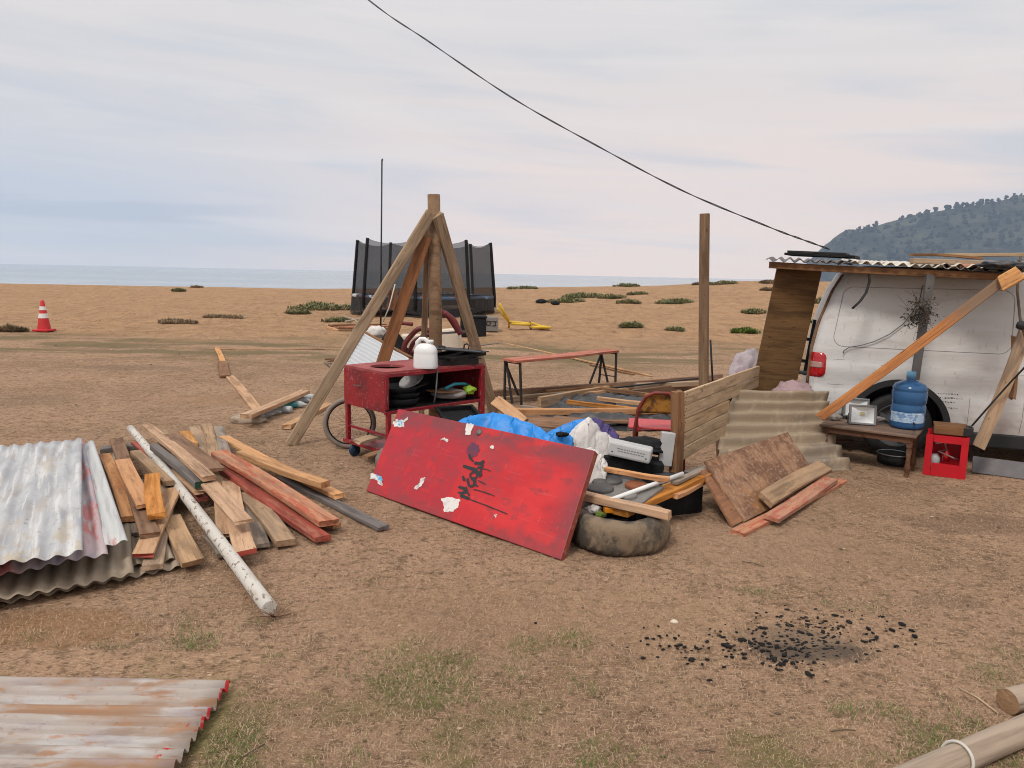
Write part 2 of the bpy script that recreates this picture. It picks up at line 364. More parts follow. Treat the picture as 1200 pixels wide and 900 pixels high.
M['terracotta'] = mat('terracotta', (.42, .20, .13), [((.30,.14,.09), (14,14,14), .5, .7, .6)], rough=.85)
M['shrub1'] = mat('grey_green_leaf', (.19, .20, .09), [((.31,.25,.14), (2,2,2), .45, .62, .8), ((.085,.095,.05), (5,5,5), .52, .66, .7)], rough=.85)
M['shrub2'] = mat('dull_brown_leaf', (.28, .20, .12), [((.09,.085,.05), (3,3,3), .45, .65, .8)], rough=.9)
M['shrub3'] = mat('bright_green_leaf', (.13, .18, .03), [((.09,.13,.03), (3,3,3), .45, .65, .7)], rough=.8)
M['straw'] = mat('straw_light', (.47, .335, .22), [((.55,.40,.25), (3,3,3), .5, .7, .7)], rough=.9)
M['straw2'] = mat('straw_dark', (.25, .155, .10), [((.33,.20,.12), (3,3,3), .5, .7, .7)], rough=.9)
M['green'] = mat('short_green_grass', (.12, .15, .035), [((.20,.17,.075), (7,7,7), .5, .7, .7)], rough=.85)
# ------------------------------------------------------------------ light
SUN_EL, SUN_AZ = 52.0, -150.0            # azimuth measured from +Y towards +X: behind the camera, to the left
sd = V(math.sin(R(SUN_AZ)) * math.cos(R(SUN_EL)), math.cos(R(SUN_AZ)) * math.cos(R(SUN_EL)), math.sin(R(SUN_EL)))
sl = bpy.data.lights.new('sun', 'SUN'); sl.energy = 1.5; sl.angle = R(13); sl.color = (1.0, .94, .86)
so = bpy.data.objects.new('sun', sl); COL.objects.link(so)
so.rotation_euler = sd.to_track_quat('Z', 'Y').to_euler()
so.location = (-5, -5, 12)
W = bpy.data.worlds.new('World'); S.world = W; W.use_nodes = True
T = NT(W.node_tree)
sky = T.n('ShaderNodeTexSky', sky_type='NISHITA', sun_disc=False)
sky.sun_elevation = R(SUN_EL); sky.sun_rotation = R(SUN_AZ); sky.dust_density = 3
tc = T.n('ShaderNodeTexCoord')
nv = T.n('ShaderNodeVectorMath', {0: tc.outputs['Generated']}, operation='NORMALIZE')
sp = T.n('ShaderNodeSeparateXYZ', {0: nv.outputs[0]})
zc = T.math('MAXIMUM', sp.outputs[2], 0.0)
az = T.math('ARCTAN2', sp.outputs[0], sp.outputs[1])
# streaked cloud decks, drawn out sideways and a little tilted
cv = T.n('ShaderNodeCombineXYZ', {0: T.math('MULTIPLY', az, 1.6), 1: T.math('ADD', T.math('MULTIPLY', zc, 13.0), T.math('MULTIPLY', az, 0.9)), 2: 0.0})
n1 = T.noise(cv.outputs[0], 1.35, 5, .52, .5)
cv2 = T.n('ShaderNodeCombineXYZ', {0: T.math('MULTIPLY', az, 2.2), 1: T.math('ADD', T.math('MULTIPLY', zc, 34.0), T.math('MULTIPLY', az, 1.5)), 2: 4.0})
n2 = T.noise(cv2.outputs[0], 1.0, 6, .6, .6)
base = T.mix(T.step(zc, 0.02, 0.40), (.66, .60, .57), (.66, .63, .62))
warm = T.mix(T.step(az, -.55, .05), (.545, .555, .59), (.89, .695, .58))
low = T.mix(T.step(zc, .30, .03), base, warm)
blue = T.mix(T.step(zc, .0, .4), (.50, .525, .58), (.535, .555, .585))
col = T.mix(T.math('MULTIPLY', T.step(n1, .45, .68), .72), low, blue)
col = T.mix(T.math('MULTIPLY', T.step(n2, .46, .74), .50), col, (.76, .70, .655))
cv3 = T.n('ShaderNodeCombineXYZ', {0: T.math('MULTIPLY', az, 3.0), 1: T.math('MULTIPLY', zc, 40.0), 2: 9.0})
n3 = T.noise(cv3.outputs[0], 1.0, 5, .55, .4)
bd = T.math('ABSOLUTE', T.math('SUBTRACT', T.math('SUBTRACT', zc, .066), T.math('MULTIPLY', T.math('SUBTRACT', n3, .5), .06)))
bank = T.math('MULTIPLY', T.math('MULTIPLY', T.step(bd, .014, .005), T.step(n1, .25, .42)), T.step(az, -.24, -.45))
col = T.mix(T.math('MULTIPLY', bank, .75), col, (.42, .45, .515))
up = T.math('ADD', 1.0, T.math('MULTIPLY', T.step(zc, .42, .95), .55))
sc1 = T.n('ShaderNodeVectorMath', {0: col}, operation='SCALE'); T.set(sc1, 'Scale', T.math('MULTIPLY', up, 9.3))
mx = T.mix(0.03, sc1.outputs[0], sky.outputs[0])
bg = T.n('ShaderNodeBackground', {'Color': mx, 'Strength': 0.1})
T.n('ShaderNodeOutputWorld', {0: bg.outputs[0]})

S.view_settings.view_transform = 'Standard'; S.view_settings.look = 'None'
S.view_settings.exposure = 0.36; S.view_settings.gamma = 1.0; S.view_settings.use_curve_mapping = False
S.cycles.use_denoising = True; S.cycles.filter_width = 1.0
S.cycles.max_bounces = 8; S.cycles.diffuse_bounces = 2; S.cycles.transparent_max_bounces = 24; S.cycles.volume_bounces = 1
S.cycles.use_adaptive_sampling = True; S.cycles.adaptive_threshold = 0.02

# ------------------------------------------------------------------ ground
def micro(x, y):
    n = (np.sin(2.1 * x + 1.3 * np.sin(.9 * y)) * np.sin(1.7 * y + np.sin(1.1 * x)) + .6 * np.sin(5.3 * x + 2 * np.sin(2.1 * y)) * np.sin(4.7 * y)
         + .35 * np.sin(11 * x + 3 * np.sin(3 * y)) * np.sin(12.3 * y + 2 * np.sin(4 * x)))
    return .008 * n * (1 + 2.2 * sst(13, 24, y))
def ground():
    a = np.concatenate([-np.geomspace(900, 9, 26), np.linspace(-8.8, 8.8, 190), np.geomspace(9, 900, 26)])
    b = np.concatenate([np.linspace(-160, -4, 14), np.linspace(-2, 1.4, 18), np.linspace(1.5, 10, 110), np.linspace(10.15, 24, 72), np.linspace(24.5, 64, 66), np.linspace(66, 170, 32)])
    X, Y = np.meshgrid(a, b, indexing='ij')
    Zz = gz(X, Y) + micro(X, Y)
    nx, ny = X.shape
    co = np.stack([X, Y, Zz], -1).reshape(-1, 3)
    i = np.arange(nx * ny).reshape(nx, ny)
    f = np.stack([i[:-1, :-1], i[1:, :-1], i[1:, 1:], i[:-1, 1:]], -1).reshape(-1, 4)
    me = bpy.data.meshes.new('ground'); me.from_pydata(co.tolist(), [], f.tolist())
    me.polygons.foreach_set('use_smooth', [True] * len(me.polygons))
    o = bpy.data.objects.new('ground', me); COL.objects.link(o); tag(o, 'dry grassy sand running up to the beach crest', 'ground', kind='structure')
    mt = bpy.data.materials.new('dry_grass_and_sand'); mt.use_nodes = True; T = NT(mt.node_tree)
    g = T.n('ShaderNodeNewGeometry'); P = g.outputs['Position']
    s = T.n('ShaderNodeSeparateXYZ', {0: P}); x, y = s.outputs[0], s.outputs[1]
    big = T.noise(P, .55, 4, .55); med = T.noise(P, 3.2, 5, .6); fin = T.noise(P, 26, 5, .65); gr = T.noise(P, 120, 3, .7)
    str_ = T.noise(T.scaled(P, (30, 120, 60)), 1, 4, .7)
    c = T.mix(T.step(big, .40, .62), (.405, .255, .163), (.290, .180, .112))
    c = T.mix(T.math('MULTIPLY', T.step(med, .44, .66), .55), c, (.455, .295, .19))
    c = T.mix(T.math('MULTIPLY', T.step(T.noise(P, 9, 5, .7), .50, .64), .75), c, (.17, .105, .06))
    c = T.mix(T.math('MULTIPLY', T.step(fin, .50, .66), .8), c, (.11, .068, .04))
    c = T.mix(T.math('MULTIPLY', T.step(str_, .53, .64), .85), c, (.58, .42, .27))
    c = T.mix(T.math('MULTIPLY', T.step(gr, .56, .68), .7), c, (.10, .066, .045))
    # greenish wear near the camera and on the line where the grass ends
    gm = T.noise(P, 1.5, 5, .65)
    fq = A(930, 757); fd = T.n('ShaderNodeVectorMath', {0: P, 1: (fq.x, fq.y, 0)}, operation='DISTANCE')
    gf = T.math('MULTIPLY', T.step(fd.outputs['Value'], .5, .8), 1.0)
    gf = T.math('MULTIPLY', gf, T.math('MULTIPLY', T.math('MULTIPLY', T.step(gm, .48, .60), T.step(y, 3.2, 2.2)), .8))
    c = T.mix(gf, c, (.135, .135, .042))
    line = T.math('MULTIPLY', T.step(y, 12.0, 14.0), T.step(y, 19.5, 17.0))
    c = T.mix(T.math('MULTIPLY', T.math('MULTIPLY', line, T.step(T.noise(T.scaled(P, (.35, 1.1, 1)), 1, 5, .6), .42, .56)), .85), c, (.165, .13, .068))
    # open sand
    sf = T.step(T.math('ADD', y, T.math('MULTIPLY', T.math('SUBTRACT', T.noise(P, .35, 4, .6), .5), 9.0)), 15.0, 19.0)
    sand = T.mix(T.step(T.noise(P, .9, 5, .6), .40, .66), (.43, .265, .148), (.365, .222, .125))
    sand = T.mix(T.math('MULTIPLY', T.step(T.noise(T.scaled(P, (2.6, 1.3, 2)), 1, 6, .72), .50, .64), .65), sand, (.29, .165, .095))
    sand = T.mix(T.math('MULTIPLY', T.step(T.noise(T.scaled(P, (5, 2.2, 4)), 1, 4, .7), .56, .66), .5), sand, (.53, .345, .21))
    c = T.mix(sf, c, sand)
    # scorched and bare places
    def spot(cx, cy, rx, ry, colour, op, lo=1.0, hi=.25):
        nonlocal c
        dx = T.math('DIVIDE', T.math('SUBTRACT', x, cx), rx); dy = T.math('DIVIDE', T.math('SUBTRACT', y, cy), ry)
        d = T.math('ADD', T.math('MULTIPLY', dx, dx), T.math('MULTIPLY', dy, dy))
        d = T.math('ADD', d, T.math('MULTIPLY', T.math('SUBTRACT', T.noise(P, 5, 5, .65), .5), 2.2))
        c = T.mix(T.math('MULTIPLY', T.step(d, lo, hi), op), c, colour)
    for px, py, rx, ry, cc, op in [(158, 430, .9, .45, (.14, .10, .075), .35), (940, 755, .34, .20, (.15, .115, .085), .6), (948, 765, .36, .12, (.05, .045, .04), .5), (940, 752, .12, .07, (.22, .155, .105), .8),
                                   (60, 735, .55, .22, (.31, .165, .075), .6), (1130, 612, .55, .28, (.16, .10, .07), .5), (1010, 590, .6, .3, (.30, .19, .115), .4), (880, 640, 1.2, .5, (.37, .24, .15), .5),
                                   (20, 470, 1.0, .6, (.20, .14, .095), .3), (1115, 705, .25, .1, (.2, .13, .085), .5), (300, 470, 1.6, .5, (.34, .21, .125), .5), (620, 720, 1.2, .5, (.39, .25, .15), .45)]:
        p = A(px, py); spot(p.x, p.y, rx, ry, cc, op)
    bs = T.n('ShaderNodeBsdfPrincipled', {'Base Color': c, 'Roughness': .95, 'Specular IOR Level': .1})
    h = T.math('ADD', T.math('MULTIPLY', fin, .5), T.math('ADD', T.math('MULTIPLY', gr, .3), T.math('MULTIPLY', med, .9)))
    b1 = T.n('ShaderNodeBump', {'Height': h, 'Strength': 1.0, 'Distance': .035})
    foot = T.noise(T.scaled(P, (1.6, 1.0, 1.6)), 1.7, 4, .6, .4)
    b2 = T.n('ShaderNodeBump', {'Height': foot, 'Normal': b1.outputs[0], 'Distance': .35}); T.set(b2, 'Strength', T.math('ADD', T.math('MULTIPLY', sf, .55), .45))
    T.set(bs, 'Normal', b2.outputs[0])
    T.n('ShaderNodeOutputMaterial', {0: bs.outputs[0]})
    me.materials.append(mt)
    return o
ground()

# ------------------------------------------------------------------ sea
def sea():
    b = MB(); b.add([(-3500, 88, -4), (3500, 88, -4), (3500, 2990, -4), (-3500, 2990, -4)], [(0, 1, 2, 3)])
    mt = bpy.data.materials.new('calm_sea'); mt.use_nodes = True; T = NT(mt.node_tree)
    g = T.n('ShaderNodeNewGeometry'); P = g.outputs['Position']; s = T.n('ShaderNodeSeparateXYZ', {0: P})
    w = T.noise(T.scaled(P, (.012, .05, 1)), 1, 5, .6); w2 = T.noise(T.scaled(P, (.0016, .010, 1)), 1, 4, .55)
    c = T.mix(T.step(w2, .4, .62), (.26, .31, .35), (.34, .38, .41))
    foam = T.math('MULTIPLY', T.step(T.noise(T.scaled(P, (.012, .11, 1)), 1, 5, .6), .50, .60), T.step(s.outputs[1], 330, 120))
    c = T.mix(T.math('MULTIPLY', foam, .8), c, (.62, .64, .66))
    bp = T.n('ShaderNodeBump', {'Height': w, 'Strength': .3, 'Distance': 1.2})
    bs = T.n('ShaderNodeBsdfPrincipled', {'Base Color': c, 'Roughness': .22, 'IOR': 1.33, 'Normal': bp.outputs[0]})
    T.n('ShaderNodeOutputMaterial', {0: bs.outputs[0]})
    tag(b.build('sea', mt), 'pale calm sea beyond the beach', 'sea', kind='structure')
sea()

# ------------------------------------------------------------------ headland
HP = [(930, 331), (945, 330), (953, 328), (957, 318), (966, 299), (975, 287), (985, 276), (1000, 269), (1015, 267), (1035, 263), (1060, 257), (1080, 250.5), (1100, 247), (1120, 243.5), (1150, 240), (1170, 235.5), (1200, 228), (1260, 214), (1340, 203), (1500, 196), (1800, 190), (2000, 205)]
def headland():
    DR = 1650.0
    ts = np.concatenate([np.linspace(930, 1215, 150), np.linspace(1220, 2000, 50)])
    hx = np.array([p[0] for p in HP]); hy = np.array([p[1] for p in HP])
    rid = []
    for t in ts:
        p = Dp(t, float(np.interp(t, hx, hy)), DR); rid.append((p.x, max(p.z, -6)))
    rid = np.array(rid)
    prof = [(-520, -.03), (-470, .02), (-400, .10), (-320, .24), (-240, .42), (-160, .62), (-90, .81), (-40, .93), (0, 1.0), (60, .97), (200, .80), (420, .3), (560, -.05)]
    nv = 48; vs = []
    ds = np.linspace(-520, 560, nv + 1)
    for i, (x, z) in enumerate(rid):
        tx = x / DR
        for d in ds:
            k = np.interp(d, [q[0] for q in prof], [q[1] for q in prof])
            yy = DR + d
            sc_ = (z + 6) * k - 6
            nn = noise.noise(V(x * .006, yy * .006, 3)) * 22 + noise.noise(V(x * .02, yy * .02, 7)) * 9
            am = min(1, max(0, (z + 6) / 120)) * (abs(k - 1) * 2.2 if d > -60 and d < 60 else 1) * min(1, max(0, k * 3))
            xx = x + (d * tx * .55)
            vs.append((xx, yy, sc_ + nn * min(1, am)))
    n = len(ts); fs = [(i * (nv + 1) + j, (i + 1) * (nv + 1) + j, (i + 1) * (nv + 1) + j + 1, i * (nv + 1) + j + 1) for i in range(n - 1) for j in range(nv)]
    b = MB(); b.add(vs, fs, 0, True)
    mt = bpy.data.materials.new('scrub_hillside'); mt.use_nodes = True; T = NT(mt.node_tree)
    g = T.n('ShaderNodeNewGeometry'); P = g.outputs['Position']
    c = T.mix(T.step(T.noise(P, .012, 6, .62), .42, .62), (.026, .030, .024), (.068, .068, .048))
    c = T.mix(T.math('MULTIPLY', T.step(T.noise(P, .03, 6, .7), .56, .68), .65), c, (.14, .115, .07))
    c = T.mix(T.math('MULTIPLY', T.step(T.noise(P, .07, 4, .7), .54, .66), .7), c, (.012, .015, .012))
    bs = T.n('ShaderNodeBsdfPrincipled', {'Base Color': c, 'Roughness': 1, 'Specular IOR Level': 0})
    bp = T.n('ShaderNodeBump', {'Height': T.noise(P, .06, 6, .7), 'Strength': .8, 'Distance': 9.0}); T.set(bs, 'Normal', bp.outputs[0])
    T.n('ShaderNodeOutputMaterial', {0: bs.outputs[0]})
    tag(b.build('headland', mt), 'steep wooded headland dropping into the sea', 'hill', kind='structure')
    # the far trees along its ridge and down its face read as one wood
    f = MB(); rr = random.Random(3)
    def tree(x, y, z, h):
        f.tube([(x, y, z - 1), (x, y, z + h * .5)], h * .05, 5)
        for k in range(6):
            f.lump((x + rr.uniform(-.2, .2) * h, y + rr.uniform(-.2, .2) * h, z + h * rr.uniform(.15, .75)), (h * rr.uniform(.16, .30), h * .25, h * rr.uniform(.16, .26)), rr.random() * 50, .5, 2.5, 2)
    for px, h in [(1004, 5), (1016, 7), (1038, 5), (1068, 10), (1075, 8), (1085, 12), (1089, 9), (1096, 8), (1110, 15), (1113, 11), (1120, 14), (1122, 17), (1127, 15), (1133, 14), (1140, 13), (1149, 18), (1155, 9), (1160, 7), (1179, 12), (1190, 6)]:
        p = Dp(px, float(np.interp(px, hx, hy)), DR); tree(p.x, p.y, p.z - 2.5, h * .95)
    for k in range(420):
        i = rr.randrange(20, 185); j = rr.randrange(12, 24)
        v = vs[i * (nv + 1) + j]
        if v[2] > 5: tree(v[0], v[1], v[2] - 1, rr.uniform(5, 14))
    tag(f.build('far_wood', mat('far_tree_green', (.026, .031, .024), rough=1, spec=0), recalc=False), 'dark trees dotting the headland and its ridge', 'trees', kind='stuff')
headland()

hz = MB(); hz.box((0, 1250, 152), (7200, 3500, 322))
hm = bpy.data.materials.new('sea_haze'); hm.use_nodes = True; T = NT(hm.node_tree)
pv = T.n('ShaderNodeVolumePrincipled', {'Color': (.62, .78, 1.0), 'Density': .00018, 'Anisotropy': .1})
om = T.n('ShaderNodeOutputMaterial'); T.t.links.new(pv.outputs[0], om.inputs['Volume'])
hzo = hz.build('haze', hm); tag(hzo, 'pale sea haze over the whole beach and bay', 'haze', kind='stuff')

# ------------------------------------------------------------------ grass that lies over the ground
def blades(name, n, sampler, mats, split, L, Wd, label, tilt=(.05, .5), seed=1):
    g = np.random.default_rng(seed)
    x, y = sampler(g, n); n = len(x)
    z = gz(x, y) + micro(x, y)
    a = g.uniform(0, 2 * np.pi, n); l = g.uniform(*L, n); w = g.uniform(*Wd, n); t = g.uniform(*tilt, n)
    dx, dy = np.cos(a), np.sin(a)
    p0 = np.stack([x - dy * w, y + dx * w, z - .004 + 0 * x], -1); p1 = np.stack([x + dy * w, y - dx * w, z - .004 + 0 * x], -1)
    mx_, my_ = x + dx * l * .55, y + dy * l * .55; mz = z + np.sin(t) * l * .75 + .002
    p2 = np.stack([mx_ + dy * w * .7, my_ - dx * w * .7, mz], -1); p3 = np.stack([mx_ - dy * w * .7, my_ + dx * w * .7, mz], -1)
    p4 = np.stack([x + dx * l, y + dy * l, z + np.sin(t) * l * g.uniform(.5, 1.1, n) + .002], -1)
    co = np.stack([p0, p1, p2, p3, p4], 1).reshape(-1, 3)
    b = np.arange(n) * 5
    me = bpy.data.meshes.new(name)
    me.vertices.add(len(co)); me.vertices.foreach_set('co', co.ravel())
    loops = np.stack([b, b + 1, b + 2, b + 3, b + 3, b + 2, b + 4], -1).ravel()
    me.loops.add(len(loops)); me.loops.foreach_set('vertex_index', loops.astype(np.int32))
    st = np.stack([np.arange(n) * 7, np.arange(n) * 7 + 4], -1).ravel()
    me.polygons.add(2 * n); me.polygons.foreach_set('loop_start', st.astype(np.int32))
    mi = np.repeat((g.random(n) > split).astype(np.int32), 2)
    for q in mats: me.materials.append(q)
    me.polygons.foreach_set('material_index', mi)
    me.update(calc_edges=True); me.validate()
    o = bpy.data.objects.new(name, me); COL.objects.link(o)
    return tag(o, label, 'grass', kind='stuff')
def keep(x, y):
    k = ~((x < -1.0) & (y < 2.95) & (y > 1.7))
    cx, cy = -2.6, 4.0
    k &= ~((x < -1.75 - (y - 3.6) * .58) & (y > 3.35) & (y < 6.3))
    fq = A(940, 757); k &= ((x - fq.x) / .24) ** 2 + ((y - fq.y) / .15) ** 2 > 1
    return k
def straw(g, n):
    u = g.random(n); y = 1.9 * (13.5 / 1.9) ** (u ** .95); x = g.uniform(-.80, .80, n) * y
    k = keep(x, y); return x[k], y[k]
blades('dry_grass', 420000, straw, [M['straw'], M['straw2']], .46, (.007, .027), (.0005, .0014), 'trampled dry straw lying all over the sandy ground')
def gpatch(g, n):
    y = g.uniform(1.9, 3.7, n); x = g.uniform(-.75, .75, n) * y
    f = np.array([noise.noise(V(a * 1.9, b * 1.9, 5)) + .6 * noise.noise(V(a * 5, b * 5, 8)) for a, b in zip(x, y)])
    fq = A(925, 757); k = (f > .08 + .52 * (y - 1.9) / 1.8 + .12 * g.standard_normal(n)) & keep(x, y) & (((x - fq.x) / .75) ** 2 + ((y - fq.y) / .45) ** 2 > 1); return x[k], y[k]
blades('green_grass', 110000, gpatch, [M['green'], M['straw']], .8, (.012, .032), (.0008, .0018), 'thin green grass growing in patches through the straw', (.1, .9), 5)
def chips():
    b = MB(); g = random.Random(11)
    for k in range(520):
        y = 2.0 * (19 / 2.0) ** g.random(); x = g.uniform(-.72, .72) * y
        r = g.uniform(.002, .0055) * (1 + .15 * y)
        b.lump((x, y, r * .4), (r * g.uniform(.8, 2), r, r * .6), k, .4, 2, 1, mi=g.choice((0, 0, 1)))
    tag(b.build('gravel', [M['straw'], M['twig']], recalc=False), 'tiny stones and dark crumbs scattered over the straw', 'gravel', kind='stuff')
chips()
# ------------------------------------------------------------------ timber
def plank_mesh(name, L, w, t, mats, bend=.012, seed=0, ch=None, ends=None, taper=0.0, flaw=.004):
    """a sawn board along local x: chamfered section, slight bow and twist, ragged ends"""
    g = random.Random(seed); ch = ch if ch is not None else min(w, t) * .10
    n = 10; vs = []; fs = []; mi = []
    ph = g.uniform(0, 6); bz = g.uniform(-bend, bend); by = g.uniform(-bend, bend); tw = g.uniform(-.02, .02)
    sec = [(-w/2+ch, -t/2), (w/2-ch, -t/2), (w/2, -t/2+ch), (w/2, t/2-ch), (w/2-ch, t/2), (-w/2+ch, t/2), (-w/2, t/2-ch), (-w/2, -t/2+ch)]
    sk0, sk1 = g.uniform(-.12, .12) * w, g.uniform(-.12, .12) * w
    for i in range(n + 1):
        u = i / n; k = 1 - taper * u
        cz = bz * math.sin(math.pi * u) + flaw * .3 * math.sin(9 * u + ph); cy = by * math.sin(math.pi * u)
        an = tw * (u - .5) * 2
        for (y, z) in sec:
            yy, zz = y * k, z
            x = -L / 2 + L * u + (sk0 if i == 0 else sk1 if i == n else 0) * (y / w) * 2
            if i in (0, n): x += g.uniform(-.004, .004) * (1 if seed % 3 else 4)
            vs.append(V(x, yy * math.cos(an) - zz * math.sin(an) + cy + g.uniform(-1, 1) * .0006, yy * math.sin(an) + zz * math.cos(an) + cz + g.uniform(-1, 1) * .0006))
    for i in range(n):
        for k in range(8):
            l = (k + 1) % 8; fs.append((i*8+k, (i+1)*8+k, (i+1)*8+l, i*8+l)); mi.append(0)
    b = MB(); b.add(vs, fs, 0)
    b.add(vs[:8], [tuple(range(8))], 1 if ends else 0); b.add(vs[-8:], [tuple(reversed(range(8)))], 1 if ends else 0)
    return b.build(name, [mats] + ([ends] if ends else []))
NPL = [0]
def plank(p0, p1, w, t, m_, label=None, group=None, cat='plank', name='plank', roll=0, parent=None, ends=None, **kw):
    NPL[0] += 1
    up = Z if not roll else (Matrix.Rotation(R(roll), 3, (p1 - p0).normalized()) @ Z)
    mw = frame(p0, p1, up)
    o = plank_mesh(name, (p1 - p0).length, w, t, m_, seed=NPL[0], ends=ends, **kw)
    if parent is not None: o.parent = parent; o.matrix_world = mw
    else: o.matrix_world = mw
    if label: tag(o, label, cat, group)
    return o

# ---- the pile of loose planks on the left: ends read in the 4x enlarged view of the photograph's (120,480)-(420,690)
LP = 'loose planks in the big pile on the left'
def zp(x, y, z): return A(120 + x / 4, 480 + y / 4, z)
def pile(a, b, w, t, m_, label, ends=None, **kw):
    return plank(zp(*a), zp(*b), w, t * .85, M[m_], label, LP, ends=ends and M[ends], **kw)
pile((-10, 192, .05), (190, 176, .05), .10, .05, 'dgrey', 'dark beam lying crosswise behind the far end of the plank pile')
pile((135, 470, .05), (140, 588, .05), .11, .03, 'grey', 'short grey board end showing beside the zinc sheets under two brown planks')
pile((320, 510, .06), (425, 718, .05), .115, .042, 'tan', 'thick beige plank pointing at the camera right of the red-ended board')
pile((300, 430, .07), (235, 738, .06), .10, .035, 'tan', 'dusty beige plank under the red-ended board, ending lowest beside it')
pile((10, 215, .10), (125, 512, .10), .085, .04, 'orange', 'notched knotty plank against the edge of the zinc sheet pile')
pile((335, 370, .11), (190, 683, .10), .105, .03, 'pine', 'sawn plank with a red-painted end pointing down to the left', ends='redpaint_end')
pile((65, 140, .12), (222, 588, .135), .10, .03, 'brown', 'long brown plank running beside the notched one, its near end broad and square')
pile((95, 240, .16), (205, 450, .17), .105, .028, 'orange', 'golden plank lying on top of the long brown plank')
pile((235, 310, .19), (255, 497, .18), .095, .04, 'orange', 'short orange plank stub at the centre of the left heap')
pile((155, 200, .15), (310, 345, .15), .075, .04, 'tan', 'beige batten passing under the white pole in the plank pile')
pile((155, 155, .11), (470, 420, .07), .07, .025, 'redwood', 'reddish thin board lying lowest under the pole', )
pile((330, 285, .12), (462, 388, .12), .085, .025, 'pine', 'pale narrow board sticking out under the green-ended plank')
pile((240, 175, .20), (455, 352, .17), .06, .055, 'dgrey', 'grey square batten with a green-painted end', ends='green_end')
pile((210, 78, .17), (500, 322, .24), .085, .04, 'pine', 'long pale plank slanting across the top beside the green-ended batten')
pile((385, 105, .10), (420, 165, .10), .10, .03, 'fresh', 'bright pale board end peeping out between two brown boards at the far side')
pile((432, 85, .06), (530, 260, .07), .10, .03, 'tan', 'left of three weathered boards fanning out at the far end')
pile((490, 72, .10), (530, 300, .12), .085, .03, 'tan', 'middle of three weathered boards fanning out at the far end')
pile((545, 82, .12), (600, 290, .12), .085, .03, 'grey', 'right greyest of three weathered boards fanning out at the far end')
pile((320, 118, .20), (530, 283, .21), .125, .028, 'brown', 'wide brown board on top of the pile beside the fanned boards')
pile((500, 590, .03), (575, 680, .03), .085, .03, 'grey', 'pale grey board end on the ground under the white pole')
pile((545, 300, .10), (580, 590, .06), .105, .03, 'pine', 'pinkish pine plank running under the short cut board')
pile((600, 340, .10), (672, 672, .09), .115, .035, 'pine', 'pine plank with a red-painted end pointing straight at the camera', ends='redpaint_end')
pile((640, 420, .05), (745, 640, .03), .095, .028, 'grey', 'grey weathered plank between the red-ended pine plank and the thick beige one')
pile((500, 345, .20), (662, 528, .17), .105, .022, 'pine', 'short smooth pale board lying on top of the pine planks')
pile((665, 400, .07), (862, 625, .04), .115, .045, 'tan', 'thick beige plank lying just left of the red plank')
pile((565, 268, .15), (1035, 607, .04), .095, .04, 'redwood', 'long red-stained plank on the right of the pile')
pile((545, 205, .21), (1060, 530, .09), .125, .045, 'redgrain', 'long thick plank flecked with red beside the red-stained one')
pile((580, 330, .10), (1100, 545, .035), .06, .03, 'orange', 'narrow orange batten whose split tip shows under the red-flecked plank')
pile((840, 320, .03), (1318, 555, .025), .085, .03, 'dgrey', 'grey plank lying flat on the ground at the right edge of the pile')
pile((570, 130, .13), (1110, 405, .06), .085, .035, 'fresh', 'long fresh orange plank at the far right of the pile')
pile((650, 205, .17), (1045, 352, .14), .085, .055, 'fresh', 'thick short orange beam lying on the fresh orange plank')
pile((270, 100, .12), (330, 150, .12), .10, .03, 'tan', 'pale board tip at the far end behind the wide brown board')
p0, p1 = A(153, 502, .12), A(316, 713, .055)
b = MB(); n = 14
pts = [p0.lerp(p1, i / n) + V(0, 0, .025 * math.sin(math.pi * i / n)) + V(noise.noise(V(i, 0, 0)), noise.noise(V(i, 3, 0)), 0) * .012 for i in range(n + 1)]
mwp = frame(p0, p1); inv = mwp.inverted()
b.tube([inv @ p for p in pts], .031, 14, r1=.036)
tag(b.build('pole', M['whitepole'], mw=mwp), 'round white pole with peeling paint lying over the plank pile', 'pole')
b = MB()
for k in range(26):
    a = random.uniform(0, 6.28); l = random.uniform(.04, .10); q = p1 + V(.03, -.02, -.03)
    b.tube([q, q + V(math.cos(a) * l, math.sin(a) * l, random.uniform(0, .05))], .0022, 4)
tag(b.build('weed', M['straw2']), 'dry weed tuft around the lower tip of the white pole', 'weed')

# ------------------------------------------------------------------ corrugated sheets
def corr(name, P00, P10, P01, P11, ribs, amp, m_, label, group=None, nv=14, dent=.006, sag=0.0, seed=0, thick=.0016, warp=None, parent=None, cat='metal sheet'):
    """ribs run along v; u crosses them"""
    cx = (P00 + P10 + P01 + P11) / 4
    x = (P10 - P00).normalized(); yv = (P01 - P00); nrm = x.cross(yv).normalized(); y = nrm.cross(x)
    mw = Matrix(((x.x, y.x, nrm.x, P00.x), (x.y, y.y, nrm.y, P00.y), (x.z, y.z, nrm.z, P00.z), (0, 0, 0, 1))); inv = mw.inverted()
    if nrm.z < 0: sg = -1
    else: sg = 1
    def fn(u, v):
        p = (P00.lerp(P10, u)).lerp(P01.lerp(P11, u), v)
        d = amp * math.sin(2 * math.pi * ribs * u) + dent * noise.noise(V(u * 4 + seed, v * 5, seed)) * 2 - sag * math.sin(math.pi * u) * math.sin(math.pi * v)
        p = p + nrm * d * sg
        if v in (0, 1): p = p + yv.normalized() * .006 * noise.noise(V(u * 9, v, seed))
        if warp: p = warp(u, v, p)
        return inv @ p
    b = MB(); b.grid(fn, int(ribs * 8), nv)
    o = b.build(name, m_, mw=mw, solid=thick, recalc=False)
    return tag(o, label, cat, group)
ZG = 'zinc sheets piled beside the planks'
